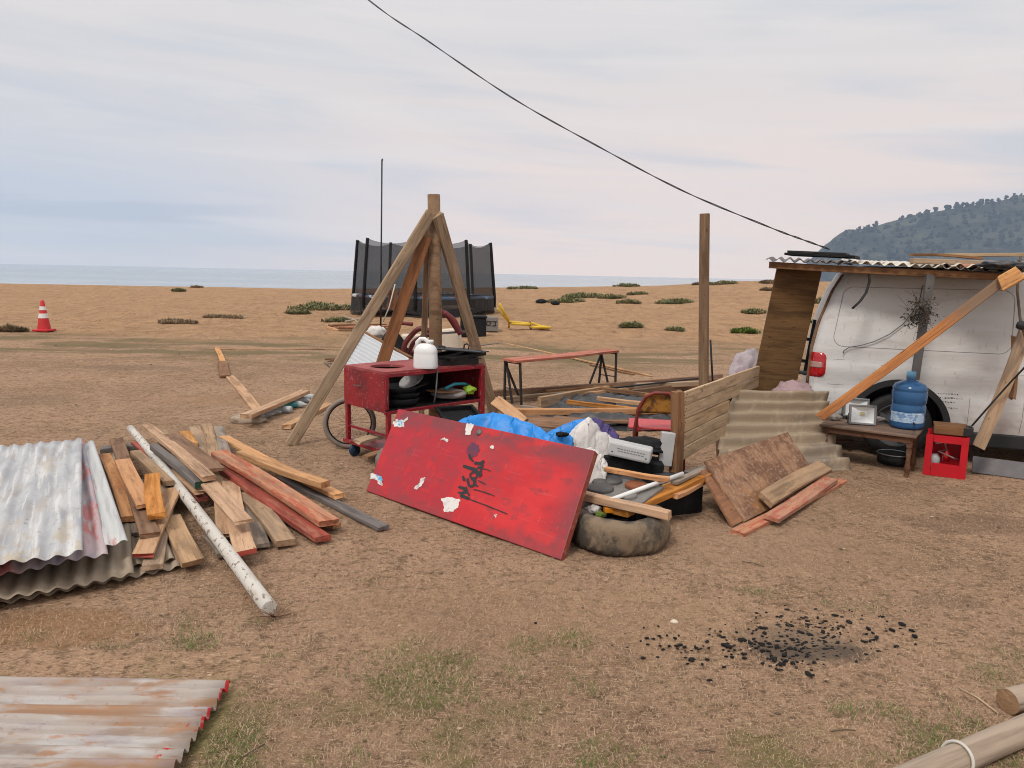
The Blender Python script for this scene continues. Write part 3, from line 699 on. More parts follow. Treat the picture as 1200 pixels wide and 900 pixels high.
def zsheet(nr, fd, udir, Lu, ribs, m_, label, seed, fr=None, dz=(0, 0), **kw):
    """near-right corner nr, far-right corner fd, then across to the left"""
    u = V(*udir, 0).normalized() * Lu
    corr('corrugated_sheet', nr, nr + u + V(0, 0, dz[0]), fd, fd + u * .97 + V(0, 0, dz[1]), ribs, .0095, m_, label, ZG, seed=seed, **kw)
zsheet(A(212, 664, .02), A(196, 560, .03), (-.80, -.60), 1.7, 22, M['zincbrown'], 'lowest dusty brown corrugated sheet, jutting out farthest under the pile', 1, dz=(-.0, .02))
zsheet(A(157, 672, .055), A(150, 560, .08), (-.80, -.60), 1.5, 19, M['zincbrown'], 'second dusty brown corrugated sheet just above the lowest', 2)
zsheet(A(205, 655, .035), A(150, 530, .05), (-.87, -.5), 1.2, 15, M['zincbrown'], 'brown corrugated sheet hidden under the plank ends', 8)
zsheet(A(150, 634, .17), A(110, 517, .19), (-.87, -.5), .42, 5, M['zincstrip'], 'narrow white corrugated strip streaked with red nearest the planks', 3, dz=(-.05, -.03))
zsheet(A(127, 650, .16), A(98, 515, .21), (-.87, -.5), .95, 12, M['zincpink'], 'pink and blue stained corrugated sheet under the white one', 4, dz=(-.03, -.02))
zsheet(A(97, 645, .25), A(96, 514, .25), (-.87, -.5), .95, 11, M['zinc'], 'topmost white weathered corrugated sheet of the pile on the left', 5, dz=(-.03, -.02), dent=.009)
nr, fr_ = V(-1.03, 2.06, .045), A(270, 800, .035)
corr('corrugated_sheet', fr_ + V(0, .0, .0), nr, fr_ + V(-2.6, .02, .0), nr + V(-2.6, -.02, .0), 10, .016, M['zincrust'], 'rusty pale corrugated sheet with red edge lying alone in the lower left foreground', nv=30, dent=.006, seed=9)
# the sheet that leans over the board, bent out at its foot
tl, tr, bl, br = A(863, 458, .60), A(971, 459, .60), A(843, 560, .02), A(1000, 551, .015)
corr('corrugated_sheet', tl, bl, tr, br, 7, .031, M['zinclean'], 'dull brown corrugated sheet leaning upright behind the stained board', nv=18, seed=12, dent=.014, warp=lambda u, v, p: p + V(.10, -.14, 0) * (-.6) * math.sin(math.pi * u) * .8)

# ------------------------------------------------------------------ slabs (flat boards through four corners; thickness goes back from the seen face)
def slab(name, P00, P10, P01, t, m_, parent=None, bev=.003, edge=None, P11=None, bow=0.0):
    x = (P10 - P00); Lx = x.length; x.normalize()
    n = x.cross(P01 - P00).normalized()
    y = n.cross(x)
    mw = Matrix(((x.x, y.x, n.x, P00.x), (x.y, y.y, n.y, P00.y), (x.z, y.z, n.z, P00.z), (0, 0, 0, 1)))
    inv = mw.inverted(); P11 = P11 or P10 + P01 - P00
    q = [inv @ p for p in (P00, P10, P11, P01)]
    for a in q: a.z = 0
    NX = 12
    vs = []; fs = []; mi = []
    b = MB()
    def pt(u, v, k):
        a = q[0].lerp(q[1], u).lerp(q[3].lerp(q[2], u), v)
        return V(a.x, a.y, (0 if k else -t) + bow * math.sin(math.pi * u) * math.sin(math.pi * (v * .8 + .2)))
    b.grid(lambda u, v: pt(u, v, 1), NX, 6, 0, False); b.grid(lambda u, v: pt(u, v, 0), NX, 6, 0, False)
    e = 1 if edge else 0
    b.grid(lambda u, k: pt(u, 0, k), NX, 1, e, False); b.grid(lambda u, k: pt(u, 1, k), NX, 1, e, False)
    b.grid(lambda v, k: pt(0, v, k), 6, 1, e, False); b.grid(lambda v, k: pt(1, v, k), 6, 1, e, False)
    return b.build(name, [m_] + ([edge] if edge else []), parent=parent, mw=mw, bevel=bev), mw, n

# ---- red panel
BL, BR, TL, TR = A(429, 575, .012), A(657, 656, .012), A(467, 479, .55), A(697, 528, .55)
pn = (BR - BL).cross(TL - BL).normalized()
TRp = onplane(697, 528, BL, pn)
panel, pmw, pn = slab('red_panel', BL, BR, TL, .045, M['redpanel'], edge=M['paneledge'], P11=TRp)
tag(panel, 'big faded red board with black graffiti leaning in front of the rubbish heap', 'panel')
pinv = pmw.inverted()
def pp(x, y, lift=.003):
    a = pinv @ onplane(420 + x / 4, 470 + y / 4, BL, pn); return V(a.x, a.y, lift)
def ribbon(b, pts, w, mi=0, lift=.003):
    q = [pp(*p, lift) for p in pts]
    fine = []
    for i in range(len(q) - 1):
        for k in range(4): fine.append(q[i].lerp(q[i + 1], k / 4))
    fine.append(q[-1])
    vs = []
    for i, p in enumerate(fine):
        t = (fine[min(i + 1, len(fine) - 1)] - fine[max(i - 1, 0)]).normalized(); s_ = V(-t.y, t.x, 0)
        ww = w * (.75 + .45 * noise.noise(V(p.x * 40, p.y * 40, w))) * (.6 if i in (0, len(fine) - 1) else 1)
        vs += [p + s_ * ww, p - s_ * ww]
    b.add(vs, [(2*i, 2*i+1, 2*i+3, 2*i+2) for i in range(len(fine) - 1)], mi)
g = MB(); lf = [.0030]
def st(pts, w):
    lf[0] += .00012; ribbon(g, pts, w, 0, lf[0])
st([(470, 402), (488, 408), (508, 414)], .013); st([(508, 414), (494, 428), (480, 442)], .013); st([(478, 441), (498, 450), (522, 460)], .015); st([(467, 428), (486, 432), (512, 428)], .010)
st([(490, 352), (499, 376)], .012); st([(512, 362), (516, 386), (524, 402)], .013); st([(524, 402), (540, 398), (548, 380), (540, 360)], .012); st([(540, 362), (548, 392), (562, 402)], .010)
st([(528, 338), (524, 352), (536, 366), (552, 362), (560, 346), (548, 332), (530, 336)], .012)
st([(492, 304), (520, 314), (548, 322)], .016); st([(548, 318), (562, 336), (574, 356)], .015); st([(592, 282), (570, 294), (545, 290)], .015); st([(560, 310), (578, 318), (582, 296)], .014); st([(576, 322), (572, 340), (580, 350)], .011)
st([(520, 250), (524, 266), (540, 284)], .011); st([(506, 400), (512, 430), (524, 446)], .009)
for l in ([(540, 414), (580, 424), (640, 446)], [(524, 462), (600, 490), (700, 530)], [(580, 318), (600, 320), (622, 330)], [(560, 372), (600, 392)]): st(l, .0045)
g.build('graffiti', M['cable'], parent=panel, recalc=False)
def patch(name, poly, m_, lift):
    b = MB(); c = pp(sum(p[0] for p in poly) / len(poly), sum(p[1] for p in poly) / len(poly), lift)
    vs = []; rr = random.Random(len(poly) + int(lift * 1e6))
    for i in range(len(poly)):
        a, d = poly[i], poly[(i + 1) % len(poly)]
        for k in range(5):
            u = k / 5; j = 4.2 if k else 1
            vs.append(pp(a[0] + (d[0] - a[0]) * u + rr.uniform(-j, j), a[1] + (d[1] - a[1]) * u + rr.uniform(-j, j), lift))
    b.add([c] + vs, [(0, i + 1, (i + 1) % len(vs) + 1) for i in range(len(vs))])
    return b.build(name, m_, parent=panel, recalc=False)
pw = mat('paper_scraps', (.66, .63, .60), [((.50, .42, .40), (22, 22, 22), .5, .62, .6), ((.35, .06, .06), (30, 30, 30), .66, .70, .9)])
pb = mat('blue_scrap', (.10, .36, .58), [((.60, .62, .62), (30, 30, 30), .5, .6, .8)])
patch('paper_scrap', [(388, 458), (432, 452), (478, 462), (470, 498), (446, 518), (402, 522), (398, 490)], pw, .0026)
patch('paper_scrap', [(510, 104), (540, 108), (528, 160), (501, 156)], pw, .0027)
patch('paper_scrap', [(165, 100), (178, 84), (212, 92), (234, 74), (228, 92), (212, 100), (216, 124), (168, 120)], pw, .0025)
patch('paper_scrap', [(186, 86), (206, 96), (206, 120), (190, 116)], pb, .0030)
patch('paper_scrap', [(58, 340), (84, 344), (110, 360), (112, 382), (114, 398), (100, 394), (84, 370), (56, 362)], pw, .0024)
patch('paper_scrap', [(82, 344), (110, 356), (112, 378), (94, 372)], pb, .0031)
patch('paper_scrap', [(296, 362), (316, 360), (308, 384), (278, 414), (262, 412), (284, 386)], pw, .0028)
patch('paper_scrap', [(386, 184), (404, 170), (424, 186), (416, 192), (402, 180)], pw, .0029)
patch('paper_scrap', [(616, 210), (634, 206), (632, 224), (620, 222)], pw, .0023)
patch('paper_scrap', [(636, 534), (650, 530), (646, 546)], pw, .0022)
sm = mat('purple_smudge', (.105, .035, .07), [((.26, .02, .03), (30, 30, 30), .5, .65, .7)])
patch('smudge', [(512, 212), (535, 194), (566, 204), (570, 232), (550, 262), (524, 262), (508, 238)], sm, .0020)
b = MB(); c = pp(566, 148, 0); b.lathe([(.0, .012), (.014, .011), (.022, .006), (.023, 0)], Matrix.Translation(c), 16)
b.build('bolt_head', M['steel'], parent=panel)

# ------------------------------------------------------------------ the cart
cn = V(-1.02, 5.97, 0)                       # near corner of the cart, on the ground
cx_, cy_ = V(.71, .704, 0).normalized(), V(-.704, .71, 0).normalized()
CM = Matrix(((cx_.x, cy_.x, 0, cn.x), (cx_.y, cy_.y, 0, cn.y), (0, 0, 1, 0), (0, 0, 0, 1)))
cart = thing('food_cart', 'red metal food cart with a round hole in its top and pans inside', 'cart', CM)
CL, CW, CB, CT = 1.07, .60, .455, .79
def hole_top():
    bm = bmesh.new(); pts = [(0, 0), (CL, 0), (CL, CW), (0, CW)]
    ov = [bm.verts.new((x, y, CT)) for x, y in pts]
    oe = [bm.edges.new((ov[i], ov[(i + 1) % 4])) for i in range(4)]
    cv_ = [bm.verts.new((.235 + .145 * math.cos(2 * math.pi * k / 28), .30 + .145 * math.sin(2 * math.pi * k / 28), CT)) for k in range(28)]
    ce = [bm.edges.new((cv_[i], cv_[(i + 1) % 28])) for i in range(28)]
    bmesh.ops.triangle_fill(bm, use_beauty=True, edges=oe + ce)
    for f in list(bm.faces):
        c = f.calc_center_median()
        if (c.x - .235) ** 2 + (c.y - .30) ** 2 < .13 ** 2: bm.faces.remove(f)
    me = bpy.data.meshes.new('top'); bm.to_mesh(me); bm.free()
    me.materials.append(M['carttop'])
    o = bpy.data.objects.new('top', me); COL.objects.link(o); o.parent = cart
    q = o.modifiers.new('solid', 'SOLIDIFY'); q.thickness = .022; q.offset = -1 if me.polygons[0].normal.z > 0 else 1
hole_top()
b = MB(); b.box((-.0, CW / 2, (CT + CB) / 2 - .012), (.012, CW, CT - CB - .024)); b.build('end_panel', M['cartred'], parent=cart, bevel=.002)
b = MB(); b.box((CL / 2, CW + .002, (CT + CB) / 2 - .012), (CL, .012, CT - CB - .024)); b.build('back_panel', M['black'], parent=cart)
b = MB(); b.box((CL - .004, CW / 2 + .02, (CT + CB) / 2 - .012), (.012, CW - .045, CT - CB - .03)); b.build('end_panel', M['cartred'], parent=cart)
b = MB(); b.box((CL / 2, CW / 2, CB + .006), (CL - .02, CW - .02, .012)); b.build('shelf', M['black'], parent=cart)
b = MB()
b.box((CL / 2, -.004, CT - .030), (CL + .016, .022, .030), ch=.003); b.box((CL / 2, -.004, CB), (CL + .016, .024, .026), ch=.003)
b.box((.012, -.005, (CB + CT) / 2), (.03, .026, CT - CB - .05), ch=.003)
b.build('front_frame', M['cartred'], parent=cart)
for (x, y, z0) in ((.03, -.002, .02), (CL - .02, -.002, .02), (.02, CW - .02, .10), (CL - .03, CW - .02, .02)):
    b = MB(); top = CT - .02 if x > .5 and y < .1 else CB
    b.box((x, y, (z0 + top) / 2), (.05 if x > .5 else .036, .036, top - z0), ch=.003); b.build('leg', M['cartred'], parent=cart)
b = MB(); b.box((.03, .30, .26), (.02, .58, .02)); b.build('stretcher', M['cartred'], parent=cart)
b = MB(); b.box((.19, .32, .125), (.36, .60, .012)); b.box((.19, .012, .13), (.38, .022, .03)); b.box((.0, .32, .13), (.022, .6, .03)); b.build('lower_tray', M['cartred'], parent=cart)
b = MB(); b.lathe([(.012, -.014), (.05, -.014), (.055, 0), (.05, .014), (.012, .014)], Matrix.Translation(V(.03, .50, .055)) @ Matrix.Rotation(R(90), 4, 'X'), 20); b.build('caster', M['blueplastic'], parent=cart)
b = MB(); b.tube([V(.52, -.02, CT - .02), V(.51, -.018, CT - .2), V(.49, -.016, CT - .30)], .008, 6); b.build('divider_rod', M['steel'], parent=cart)
# spoked wheel behind the left leg
wc = V((407 - 600) / 880 * 6.62, 6.62, .235)
WMl = CM.inverted() @ (Matrix.Translation(wc) @ Matrix.Rotation(R(12), 4, 'Z') @ Matrix.Rotation(R(90), 4, 'X'))
b = MB(); ring = [V(.215 * math.cos(a), .215 * math.sin(a), 0) for a in np.linspace(0, 2 * math.pi, 41)[:-1]]
b.tube(ring, .022, 8, closed=True)
wheel = b.build('wheel', mat('dusty_bicycle_tyre', (.235, .195, .165), [((.14, .115, .10), (12, 12, 12), .5, .7, .6)], rough=.9), parent=cart, mw=WMl)
b = MB(); b.tube([p * .90 for p in ring], .009, 6, closed=True); b.build('rim', M['blackmatte'], parent=wheel)
b = MB(); b.tube([(0, 0, -.04), (0, 0, .04)], .016, 10); b.build('hub', M['black'], parent=wheel)
b = MB()
for k in range(24):
    a = 2 * math.pi * k / 24; b.tube([(.014 * math.cos(a + .8), .014 * math.sin(a + .8), .03 * (-1) ** k), (.193 * math.cos(a), .193 * math.sin(a), 0)], .0013, 4)
b.build('spokes', M['steel'], parent=wheel)
def oncart(x, y, z): return CM @ V(x, y, z)
CQ = CM.to_3x3().to_4x4()
# jerrican on top
jp = A(495, 432, CT); JM = Matrix.Translation(jp + V(.02, .06, 0)) @ Matrix.Rotation(R(-8), 4, 'Z')
jr = thing('jerrican', 'milky white plastic jerrican standing on the red cart', 'jerrican', JM)
b = MB()
prof = [(.0, 1, 1), (.008, 1.03, 1.03), (.02, 1.04, 1.04), (.11, 1.0, 1.0), (.115, .985, .985), (.13, 1.0, 1.0), (.15, .98, .98), (.168, .90, .90), (.185, .78, .78), (.198, .62, .66), (.206, .45, .5), (.209, .0, .0)]
def sup(a, p=3.2): 
    c, s_ = math.cos(a), math.sin(a); r = (abs(c) ** p + abs(s_) ** p) ** (-1 / p); return r * c, r * s_
vs = []; fs = []; NN = 28
for z, kx, ky in prof:
    for k in range(NN):
        x, y = sup(2 * math.pi * k / NN); vs.append(V(x * .097 * kx, y * .07 * ky, z))
for i in range(len(prof) - 1):
    for k in range(NN): fs.append((i*NN+k, i*NN+(k+1)%NN, (i+1)*NN+(k+1)%NN, (i+1)*NN+k))
b.add(vs, fs, 0, True); b.build('body', M['canwhite'], parent=jr)
b = MB(); b.tube([(-.078, 0, .165), (-.074, 0, .215), (-.045, 0, .245), (-.01, 0, .245), (.015, 0, .225), (.03, 0, .20)], .017, 10); b.build('handle', M['canwhite'], parent=jr)
b = MB(); b.lathe([(.0, .238), (.024, .238), (.024, .212), (.02, .212), (.02, .195)], Matrix.Translation(V(.045, 0, 0)), 18); b.build('cap', M['white'], parent=jr)
# griddle and roasting tins
gm = Matrix.Translation(A(538, 427, CT)) @ Matrix.Rotation(R(38), 4, 'Z')
def tray(label, mw, w, d, h, m_, cat='tray', name='baking_tray', lip=.012, group=None):
    b = MB()
    b.box((0, 0, .004), (w - .03, d - .03, .008))
    for sx in (-1, 1):
        b.bar((sx * (w / 2 - .016), -d / 2 + .01, h / 2), (sx * (w / 2 - .006), d / 2 - .01, h / 2), .010, h, mi=0)
        b.bar((-w / 2 + .01, sx * (d / 2 - .016), h / 2), (w / 2 - .01, sx * (d / 2 - .006), h / 2), .010, h)
        b.bar((sx * w / 2, -d / 2 - lip, h), (sx * w / 2, d / 2 + lip, h), .026, .007); b.bar((-w / 2 + .013, sx * d / 2, h + .0002), (w / 2 - .013, sx * d / 2, h + .0002), .026, .006)
    return tag(b.build(name, m_, mw=mw), label, cat, group)
tray('lowest sooty roasting tin in the stack beside the jerrican', gm @ Matrix.Translation(V(.0, .10, 0)) @ Matrix.Rotation(R(-5), 4, 'Z'), .38, .30, .05, M['black'], group='sooty tins stacked on the cart')
tray('middle sooty roasting tin in the stack beside the jerrican', gm @ Matrix.Translation(V(.04, .10, .056)) @ Matrix.Rotation(R(9), 4, 'Z') @ Matrix.Rotation(R(-4), 4, 'Y'), .44, .33, .032, M['black'], group='sooty tins stacked on the cart')
gr = thing('griddle', 'black griddle plate with a loop handle topping the tins on the cart', 'griddle', gm @ Matrix.Translation(V(-.01, .10, .118)) @ Matrix.Rotation(R(-6), 4, 'Z') @ Matrix.Rotation(R(6), 4, 'Y'))
b = MB(); b.box((0, 0, .008), (.47, .36, .012), ch=.004); b.build('plate', M['black'], parent=gr)
b = MB()
b.tube([(.20, .06, .016), (.20, .06, .05), (.20, .10, .062), (.20, .15, .05), (.20, .15, .016)], .007, 8); b.build('handle', M['black'], parent=gr)
b = MB(); b.tube([(-.10, -.05, .016), (-.10, -.05, .026), (-.10, .05, .026), (-.10, .05, .016)], .008, 8); b.build('handle', M['black'], parent=gr)
# inside the cart
def pan(loc, r, h, label, tilt=0, hand=None, m_='blackmatte', group='pans on the cart shelf'):
    o = thing('frying_pan', label, 'pan', Matrix.Translation(loc) @ Matrix.Rotation(R(tilt), 4, 'Y'), group)
    b = MB(); b.lathe([(0, 0), (r * .82, 0), (r, h), (r * .985, h), (r * .80, .006), (0, .006)], n=32); b.build('pan_body', M[m_], parent=o)
    if hand is not None:
        b = MB(); a = R(hand); b.bar((r * math.cos(a), r * math.sin(a), h * .9), ((r + .20) * math.cos(a), (r + .20) * math.sin(a), h + .025), .022, .008, ch=.003); b.build('handle', M['steel'], parent=o)
z0 = CB + .013
pan(oncart(.28, .20, z0), .18, .07, 'wide black pan at the bottom of the cart shelf')
pan(oncart(.30, .20, z0 + .065), .17, .055, 'second black pan resting on the wide one inside the cart', 2, 60)
pan(oncart(.27, .19, z0 + .115), .175, .05, 'top black pan with a grey handle inside the cart', -2, 195)
b = MB(); b.lathe([(0, 0), (.08, .002), (.115, .022), (.113, .026), (.075, .007), (0, .005)], Matrix.Translation(oncart(.40, .17, z0 + .19)) @ Matrix.Rotation(R(-24), 4, 'Y') @ Matrix.Rotation(R(25), 4, 'X'), 28)
tag(b.build('plate', mat('grey_plate', (.33, .32, .31), [((.14, .13, .12), (16, 16, 16), .5, .65, .7)], rough=.5)), 'dusty grey plate tilted on top of the pans inside the cart', 'plate')
b = MB(); b.lump(oncart(.80, .16, z0 + .05), (.17, .13, .05), 3, .25, 2, 3, floor=z0); tag(b.build('clay_dish', M['stone'], recalc=False), 'dusty grey clay bowl among the rubbish on the cart shelf', 'bowl')
b = MB(); b.tube([oncart(.66, .05, z0 + .12), oncart(.78, .06, z0 + .15), oncart(.90, .07, z0 + .14), oncart(.97, .1, z0 + .12)], .014, 8); tag(b.build('hose', M['turq']), 'short turquoise hose lying in the cart', 'hose')
b = MB(); b.lump(oncart(.93, .03, z0 + .085), (.05, .045, .04), 6, .6, 3, 3); tag(b.build('lime_bag', M['lime'], recalc=False), 'crumpled lime green bag on the right end of the cart shelf', 'bag')
b = MB(); b.bar(oncart(.56, .1, z0 + .10), oncart(1.0, .12, z0 + .06), .16, .012); tag(b.build('dark_board', M['brown']), 'dark board lying on the cart shelf under the clay bowl', 'board')
tray('black tray lying below the cart behind the red board', Matrix.Translation(A(538, 489, .40)) @ Matrix.Rotation(R(25), 4, 'Z') @ Matrix.Rotation(R(14), 4, 'X'), .32, .27, .04, M['blackmatte'])
# wood and the old tyre piece below the cart's left end
plank(A(418, 518, .20), A(452, 510, .22), .13, .025, M['tan'], 'pale broken board lying on the tray under the cart')
plank(A(428, 536, .14), A(455, 528, .15), .08, .02, M['brown'], 'brown splintered board on the grey tyre beside the red panel')
TM = Matrix.Translation(V(-.83, 5.86, .085)) @ Matrix.Rotation(R(3), 4, 'X')
b = MB(); b.lathe([(.15, -.06), (.19, -.085), (.22, -.085), (.25, -.05), (.255, 0), (.25, .05), (.22, .09), (.19, .09), (.15, .07)], TM, 40)
tag(b.build('old_tyre', M['greytyre']), 'dusty grey tyre half hidden behind the left end of the red panel', 'tyre')
# ------------------------------------------------------------------ braced post behind the cart
PY = 7.6
pb_ = Dp(510, 465, PY); pb_ = V(pb_.x, PY, 0)
bp_ = thing('braced_post', 'tall round post held up by four timber braces behind the red cart', 'post', pb_)
def loc(p): return p - pb_
top = Dp(508.3, 228, PY)
b = MB(); b.tube([V(0, 0, -.05), V(0.0, 0, 1.2), loc(top)], .068, 18, r1=.062); b.build('post', M['post'], parent=bp_)
def brace(p0, p1, w, t, m_, roll=0, name='brace'):
    o = plank(p0, p1, w, t, M[m_], name=name, roll=roll); mw = o.matrix_world.copy(); o.parent = bp_; o.matrix_local = Matrix.Translation(-pb_) @ mw; return o
brace(A(341, 521, .0), Dp(504.5, 250, PY - .09), .105, .05, 'brace', 78)
brace(A(579, 484, .0), Dp(513, 252, PY - .11), .115, .05, 'brace', 70)
brace(Dp(443, 441, 7.25), Dp(499, 277, PY - .10), .115, .055, 'rbrace', 80)
brace(V(-1.0, 8.2, 0), Dp(501, 268, PY + .07), .11, .05, 'post', 75)
brace(Dp(461, 340, 7.32), Dp(457, 362, 7.30), .08, .04, 'rbrace', 80, 'cleat')
brace(Dp(496, 285, PY - .02), Dp(491, 303, PY - .02), .10, .05, 'rbrace', 80, 'cleat')
b = MB(); b.tube([loc(Dp(463, 333, 7.0)), loc(Dp(456, 360, 7.0)), loc(Dp(449, 377, 7.0))], .006, 5); b.build('rope', M['rope'], parent=bp_)

# ------------------------------------------------------------------ thin mast
q = G(446, 396)
ms = thing('mast', 'thin dark mast sticking up between the cart and the trampoline', 'mast', q)
tp = Dp(447.6, 187, q.y)
b = MB(); b.tube([V(0, 0, 0), (tp - q) * .5, tp - q], .022, 8, r1=.017); b.build('pole', M['cable'], parent=ms)
b = MB(); b.tube([tp - q, tp - q + V(.025, 0, .0)], .022, 8); b.build('cap', M['cable'], parent=ms)

# ------------------------------------------------------------------ trampoline
tq = G(496, 370.5); tq = V(tq.x * (tq.y + 1.7) / tq.y, tq.y + 1.7, float(gz(tq.x, tq.y + 1.7)) - .02)
TR_ = 83 / 880 * tq.y
tr = thing('trampoline', 'round trampoline with black safety net standing on the beach', 'trampoline', tq)
def circ(r, z, n=64): return [V(r * math.cos(2 * math.pi * k / n), r * math.sin(2 * math.pi * k / n), z) for k in range(n)]
RZ = .62; TOPZ = 2.55
b = MB(); b.tube(circ(TR_ * .96, RZ), .03, 8, closed=True); b.build('frame_ring', M['steel'], parent=tr)
b = MB(); b.lathe([(0, RZ + .005), (TR_ * .82, RZ + .01)], n=48); b.build('jump_mat', M['mat_blk'], parent=tr)
b = MB(); b.lathe([(TR_ * .80, RZ + .03), (TR_ * .84, RZ + .055), (TR_ * .97, RZ + .055), (TR_ * .99, RZ + .02), (TR_ * .985, RZ - .04)], n=64); b.build('edge_pad', M['padblue'], parent=tr)
angs = [R(a) for a in (4, 49, 86, 128, 176, 226, 271, 313)]
b = MB()
for k in range(8):
    a0 = angs[k]; a1 = angs[(k + 1) % 8] + (2 * math.pi if k == 7 else 0)
    def fn(u, v):
        p0 = V(math.cos(a0), math.sin(a0), 0) * TR_ * (.98 - .07 * v); p1 = V(math.cos(a1), math.sin(a1), 0) * TR_ * (.98 - .07 * v)
        z = RZ + .04 + (TOPZ - .06 - RZ - .15 * math.sin(math.pi * u) ** .8) * v
        p = p0.lerp(p1, u); return V(p.x, p.y, z)
    b.grid(fn, 14, 8)
b.build('safety_net', M['netblack'], parent=tr, recalc=False)
for a in angs:
    b = MB(); d = V(math.cos(a), math.sin(a), 0)
    b.tube([d * TR_ * 1.0 + V(0, 0, .25), d * TR_ * 1.0 + V(0, 0, RZ), d * TR_ * .935 + V(0, 0, TOPZ * .97), d * TR_ * .93 + V(0, 0, TOPZ)], .055, 8)
    b.build('net_pole', M['blackmatte'], parent=tr)
for k in range(6):
    a = R(30 + 60 * k); b = MB(); d = V(math.cos(a), math.sin(a), 0); e = V(-d.y, d.x, 0) * .35
    b.tube([d * TR_ * .95 - e + V(0, 0, RZ), d * TR_ * .95 - e + V(0, 0, .03), d * TR_ * .95 + e + V(0, 0, .03), d * TR_ * .95 + e + V(0, 0, RZ)], .025, 8); b.build('leg', M['steel'], parent=tr)
b = MB()
b.grid(lambda u, v: V(math.cos(2 * math.pi * u) * TR_ * (.985 + .02 * v), math.sin(2 * math.pi * u) * TR_ * (.985 + .02 * v), RZ - .02 - (.50 + .10 * math.sin(8 * math.pi * u)) * v), 64, 4)
b.build('skirt', M['skirt'], parent=tr, recalc=False)

# ------------------------------------------------------------------ cone
cq = G(52, 388)
co_ = thing('traffic_cone', 'red and white traffic cone standing alone on the sand', 'cone', cq)
b = MB(); b.box((0, 0, .025), (.37, .37, .05), ch=.015); b.build('base', M['cone'], parent=co_)
H = .73
rr_ = lambda z: .155 - .12 * (z / H)
b = MB(); b.lathe([(rr_(z) + e, z) for z, e in ((.05, 0), (.30, 0), (H - .02, 0), (H, -.01), (H, -.035))], n=28); b.build('cone_body', M['cone'], parent=co_)
b = MB(); b.lathe([(rr_(z) + .004, z) for z in (.31, .42)], n=28); b.build('reflective_band', M['reflect'], parent=co_)
b = MB(); b.lathe([(rr_(z) + .004, z) for z in (.50, .585)], n=28); b.build('reflective_band', M['reflect'], parent=co_)

# ------------------------------------------------------------------ bench
nA, nB = A(586, 419.5, .55), A(612, 425.5, .55); fA, fB = A(707, 408.5, .55), A(724, 413.5, .55)
ctr = (nA + nB + fA + fB) / 4; bx_ = ((fA + fB) - (nA + nB)); Lb = bx_.length / 2
BMx = frame((nA + nB) / 2, (fA + fB) / 2); BMx.translation.z = 0
be = thing('bench', 'narrow bench with a faded red plank top on black crossed legs', 'bench', BMx)
o = plank_mesh('bench_top', Lb + .06, .285, .03, M['benchred'], seed=91, bend=.012); o.parent = be; o.matrix_local = Matrix.Translation(V(0, 0, .55))
bl_ = mat('bench_leg_black', (.025, .022, .02), [((.10, .045, .02), (9, 9, 9), .58, .7, .6)], rough=.6)
for s_ in (-1, 1):
    x = s_ * (Lb / 2 - .03)
    b = MB(); b.bar((x, -.13, .525), (x, .13, .525), .028, .022); b.bar((x, -.137, .20), (x, .137, .20), .012, .012)
    b.build('leg_frame', bl_, parent=be)
    for y in (-1, 1):
        b = MB(); b.bar((x, y * .125, .535), (x - s_ * .02, y * .145, 0), .026, .022, up=V(1, 0, 0)); b.build('leg', bl_, parent=be)
        b = MB()
    b = MB(); b.bar((x - s_ * .02, .125, .52), (x + s_ * .01, -.02 , .02), .024, .02, up=V(1, 0, 0)); b.build('cross_brace', bl_, parent=be)
    b = MB(); b.bar((x, .128, .515), (x - s_ * .28, .13, .03), .024, .02, up=V(0, 1, 0)); b.build('cross_brace', bl_, parent=be)

# ------------------------------------------------------------------ tall post on the right
q = A(825, 470, 0); q.z = 0
t_ = Dp(826, 251, q.y)
tp_ = plank(q + V(0, 0, -.05), t_, .118, .118, M['post'], 'tall square brown post standing alone behind the cream board panel', None, 'post', 'post', roll=-20)
q2 = A(836, 462, 0)
b = MB(); b.tube([q2, Dp(832.5, 398, q2.y)], .014, 8); tag(b.build('rod', M['cable']), 'thin black rod leaning beside the tall square post', 'rod')

# ------------------------------------------------------------------ timber floor frame on the ground and loose battens around it
DF = 'timbers of the collapsed floor frame'
def tim(a, b_, w, t, m_, label, z0=None, z1=None, **kw):
    z0 = t / 2 if z0 is None else z0; z1 = z0 if z1 is None else z1
    return plank(A(a[0], a[1], z0), A(b_[0], b_[1], z1), w, t, M[m_], label, DF, **kw)
tim((575, 464), (846, 444), .05, .15, 'brown', 'long brown beam on edge at the far side of the floor frame', .06)
tim((560, 470), (690, 458), .07, .04, 'tan', 'pale rail running from the braced post to the bench legs', .05)
tim((632, 473), (712, 459), .05, .16, 'tan', 'short pale joist on edge under the far legs of the bench', .08)
tim((696, 454), (760, 463), .06, .05, 'brown', 'brown rail slanting right from the bench legs', .14, .14)
tim((700, 467), (752, 473), .05, .05, 'pine', 'thin pale rail lying over black sheeting behind the chair', .14)
tim((665, 471), (752, 481), .05, .05, 'orange', 'orange rail meeting the front rail near the chair back', .13)
tim((598, 482), (790, 481), .07, .07, 'orange', 'front orange rail of the floor frame behind the chair', .12)
tim((745, 452), (822, 449), .07, .07, 'tan', 'short pale rail at the foot of the tall post', .12)
tim((740, 462), (850, 447), .05, .12, 'brown', 'brown joist on edge between the chair and the tall post', .06)
tim((640, 462), (790, 447), .05, .10, 'brown', 'middle brown joist on edge behind the bench legs', .05)
tim((650, 489), (738, 494), .11, .025, 'brown', 'brown flat board lying on the sheeting behind the white sack', .09)
tim((612, 476), (660, 487), .06, .03, 'grey', 'short grey lath lying under the near legs of the bench', .06)
tim((660, 462), (735, 456), .06, .03, 'pine', 'thin pine lath lying across the middle joists', .12)
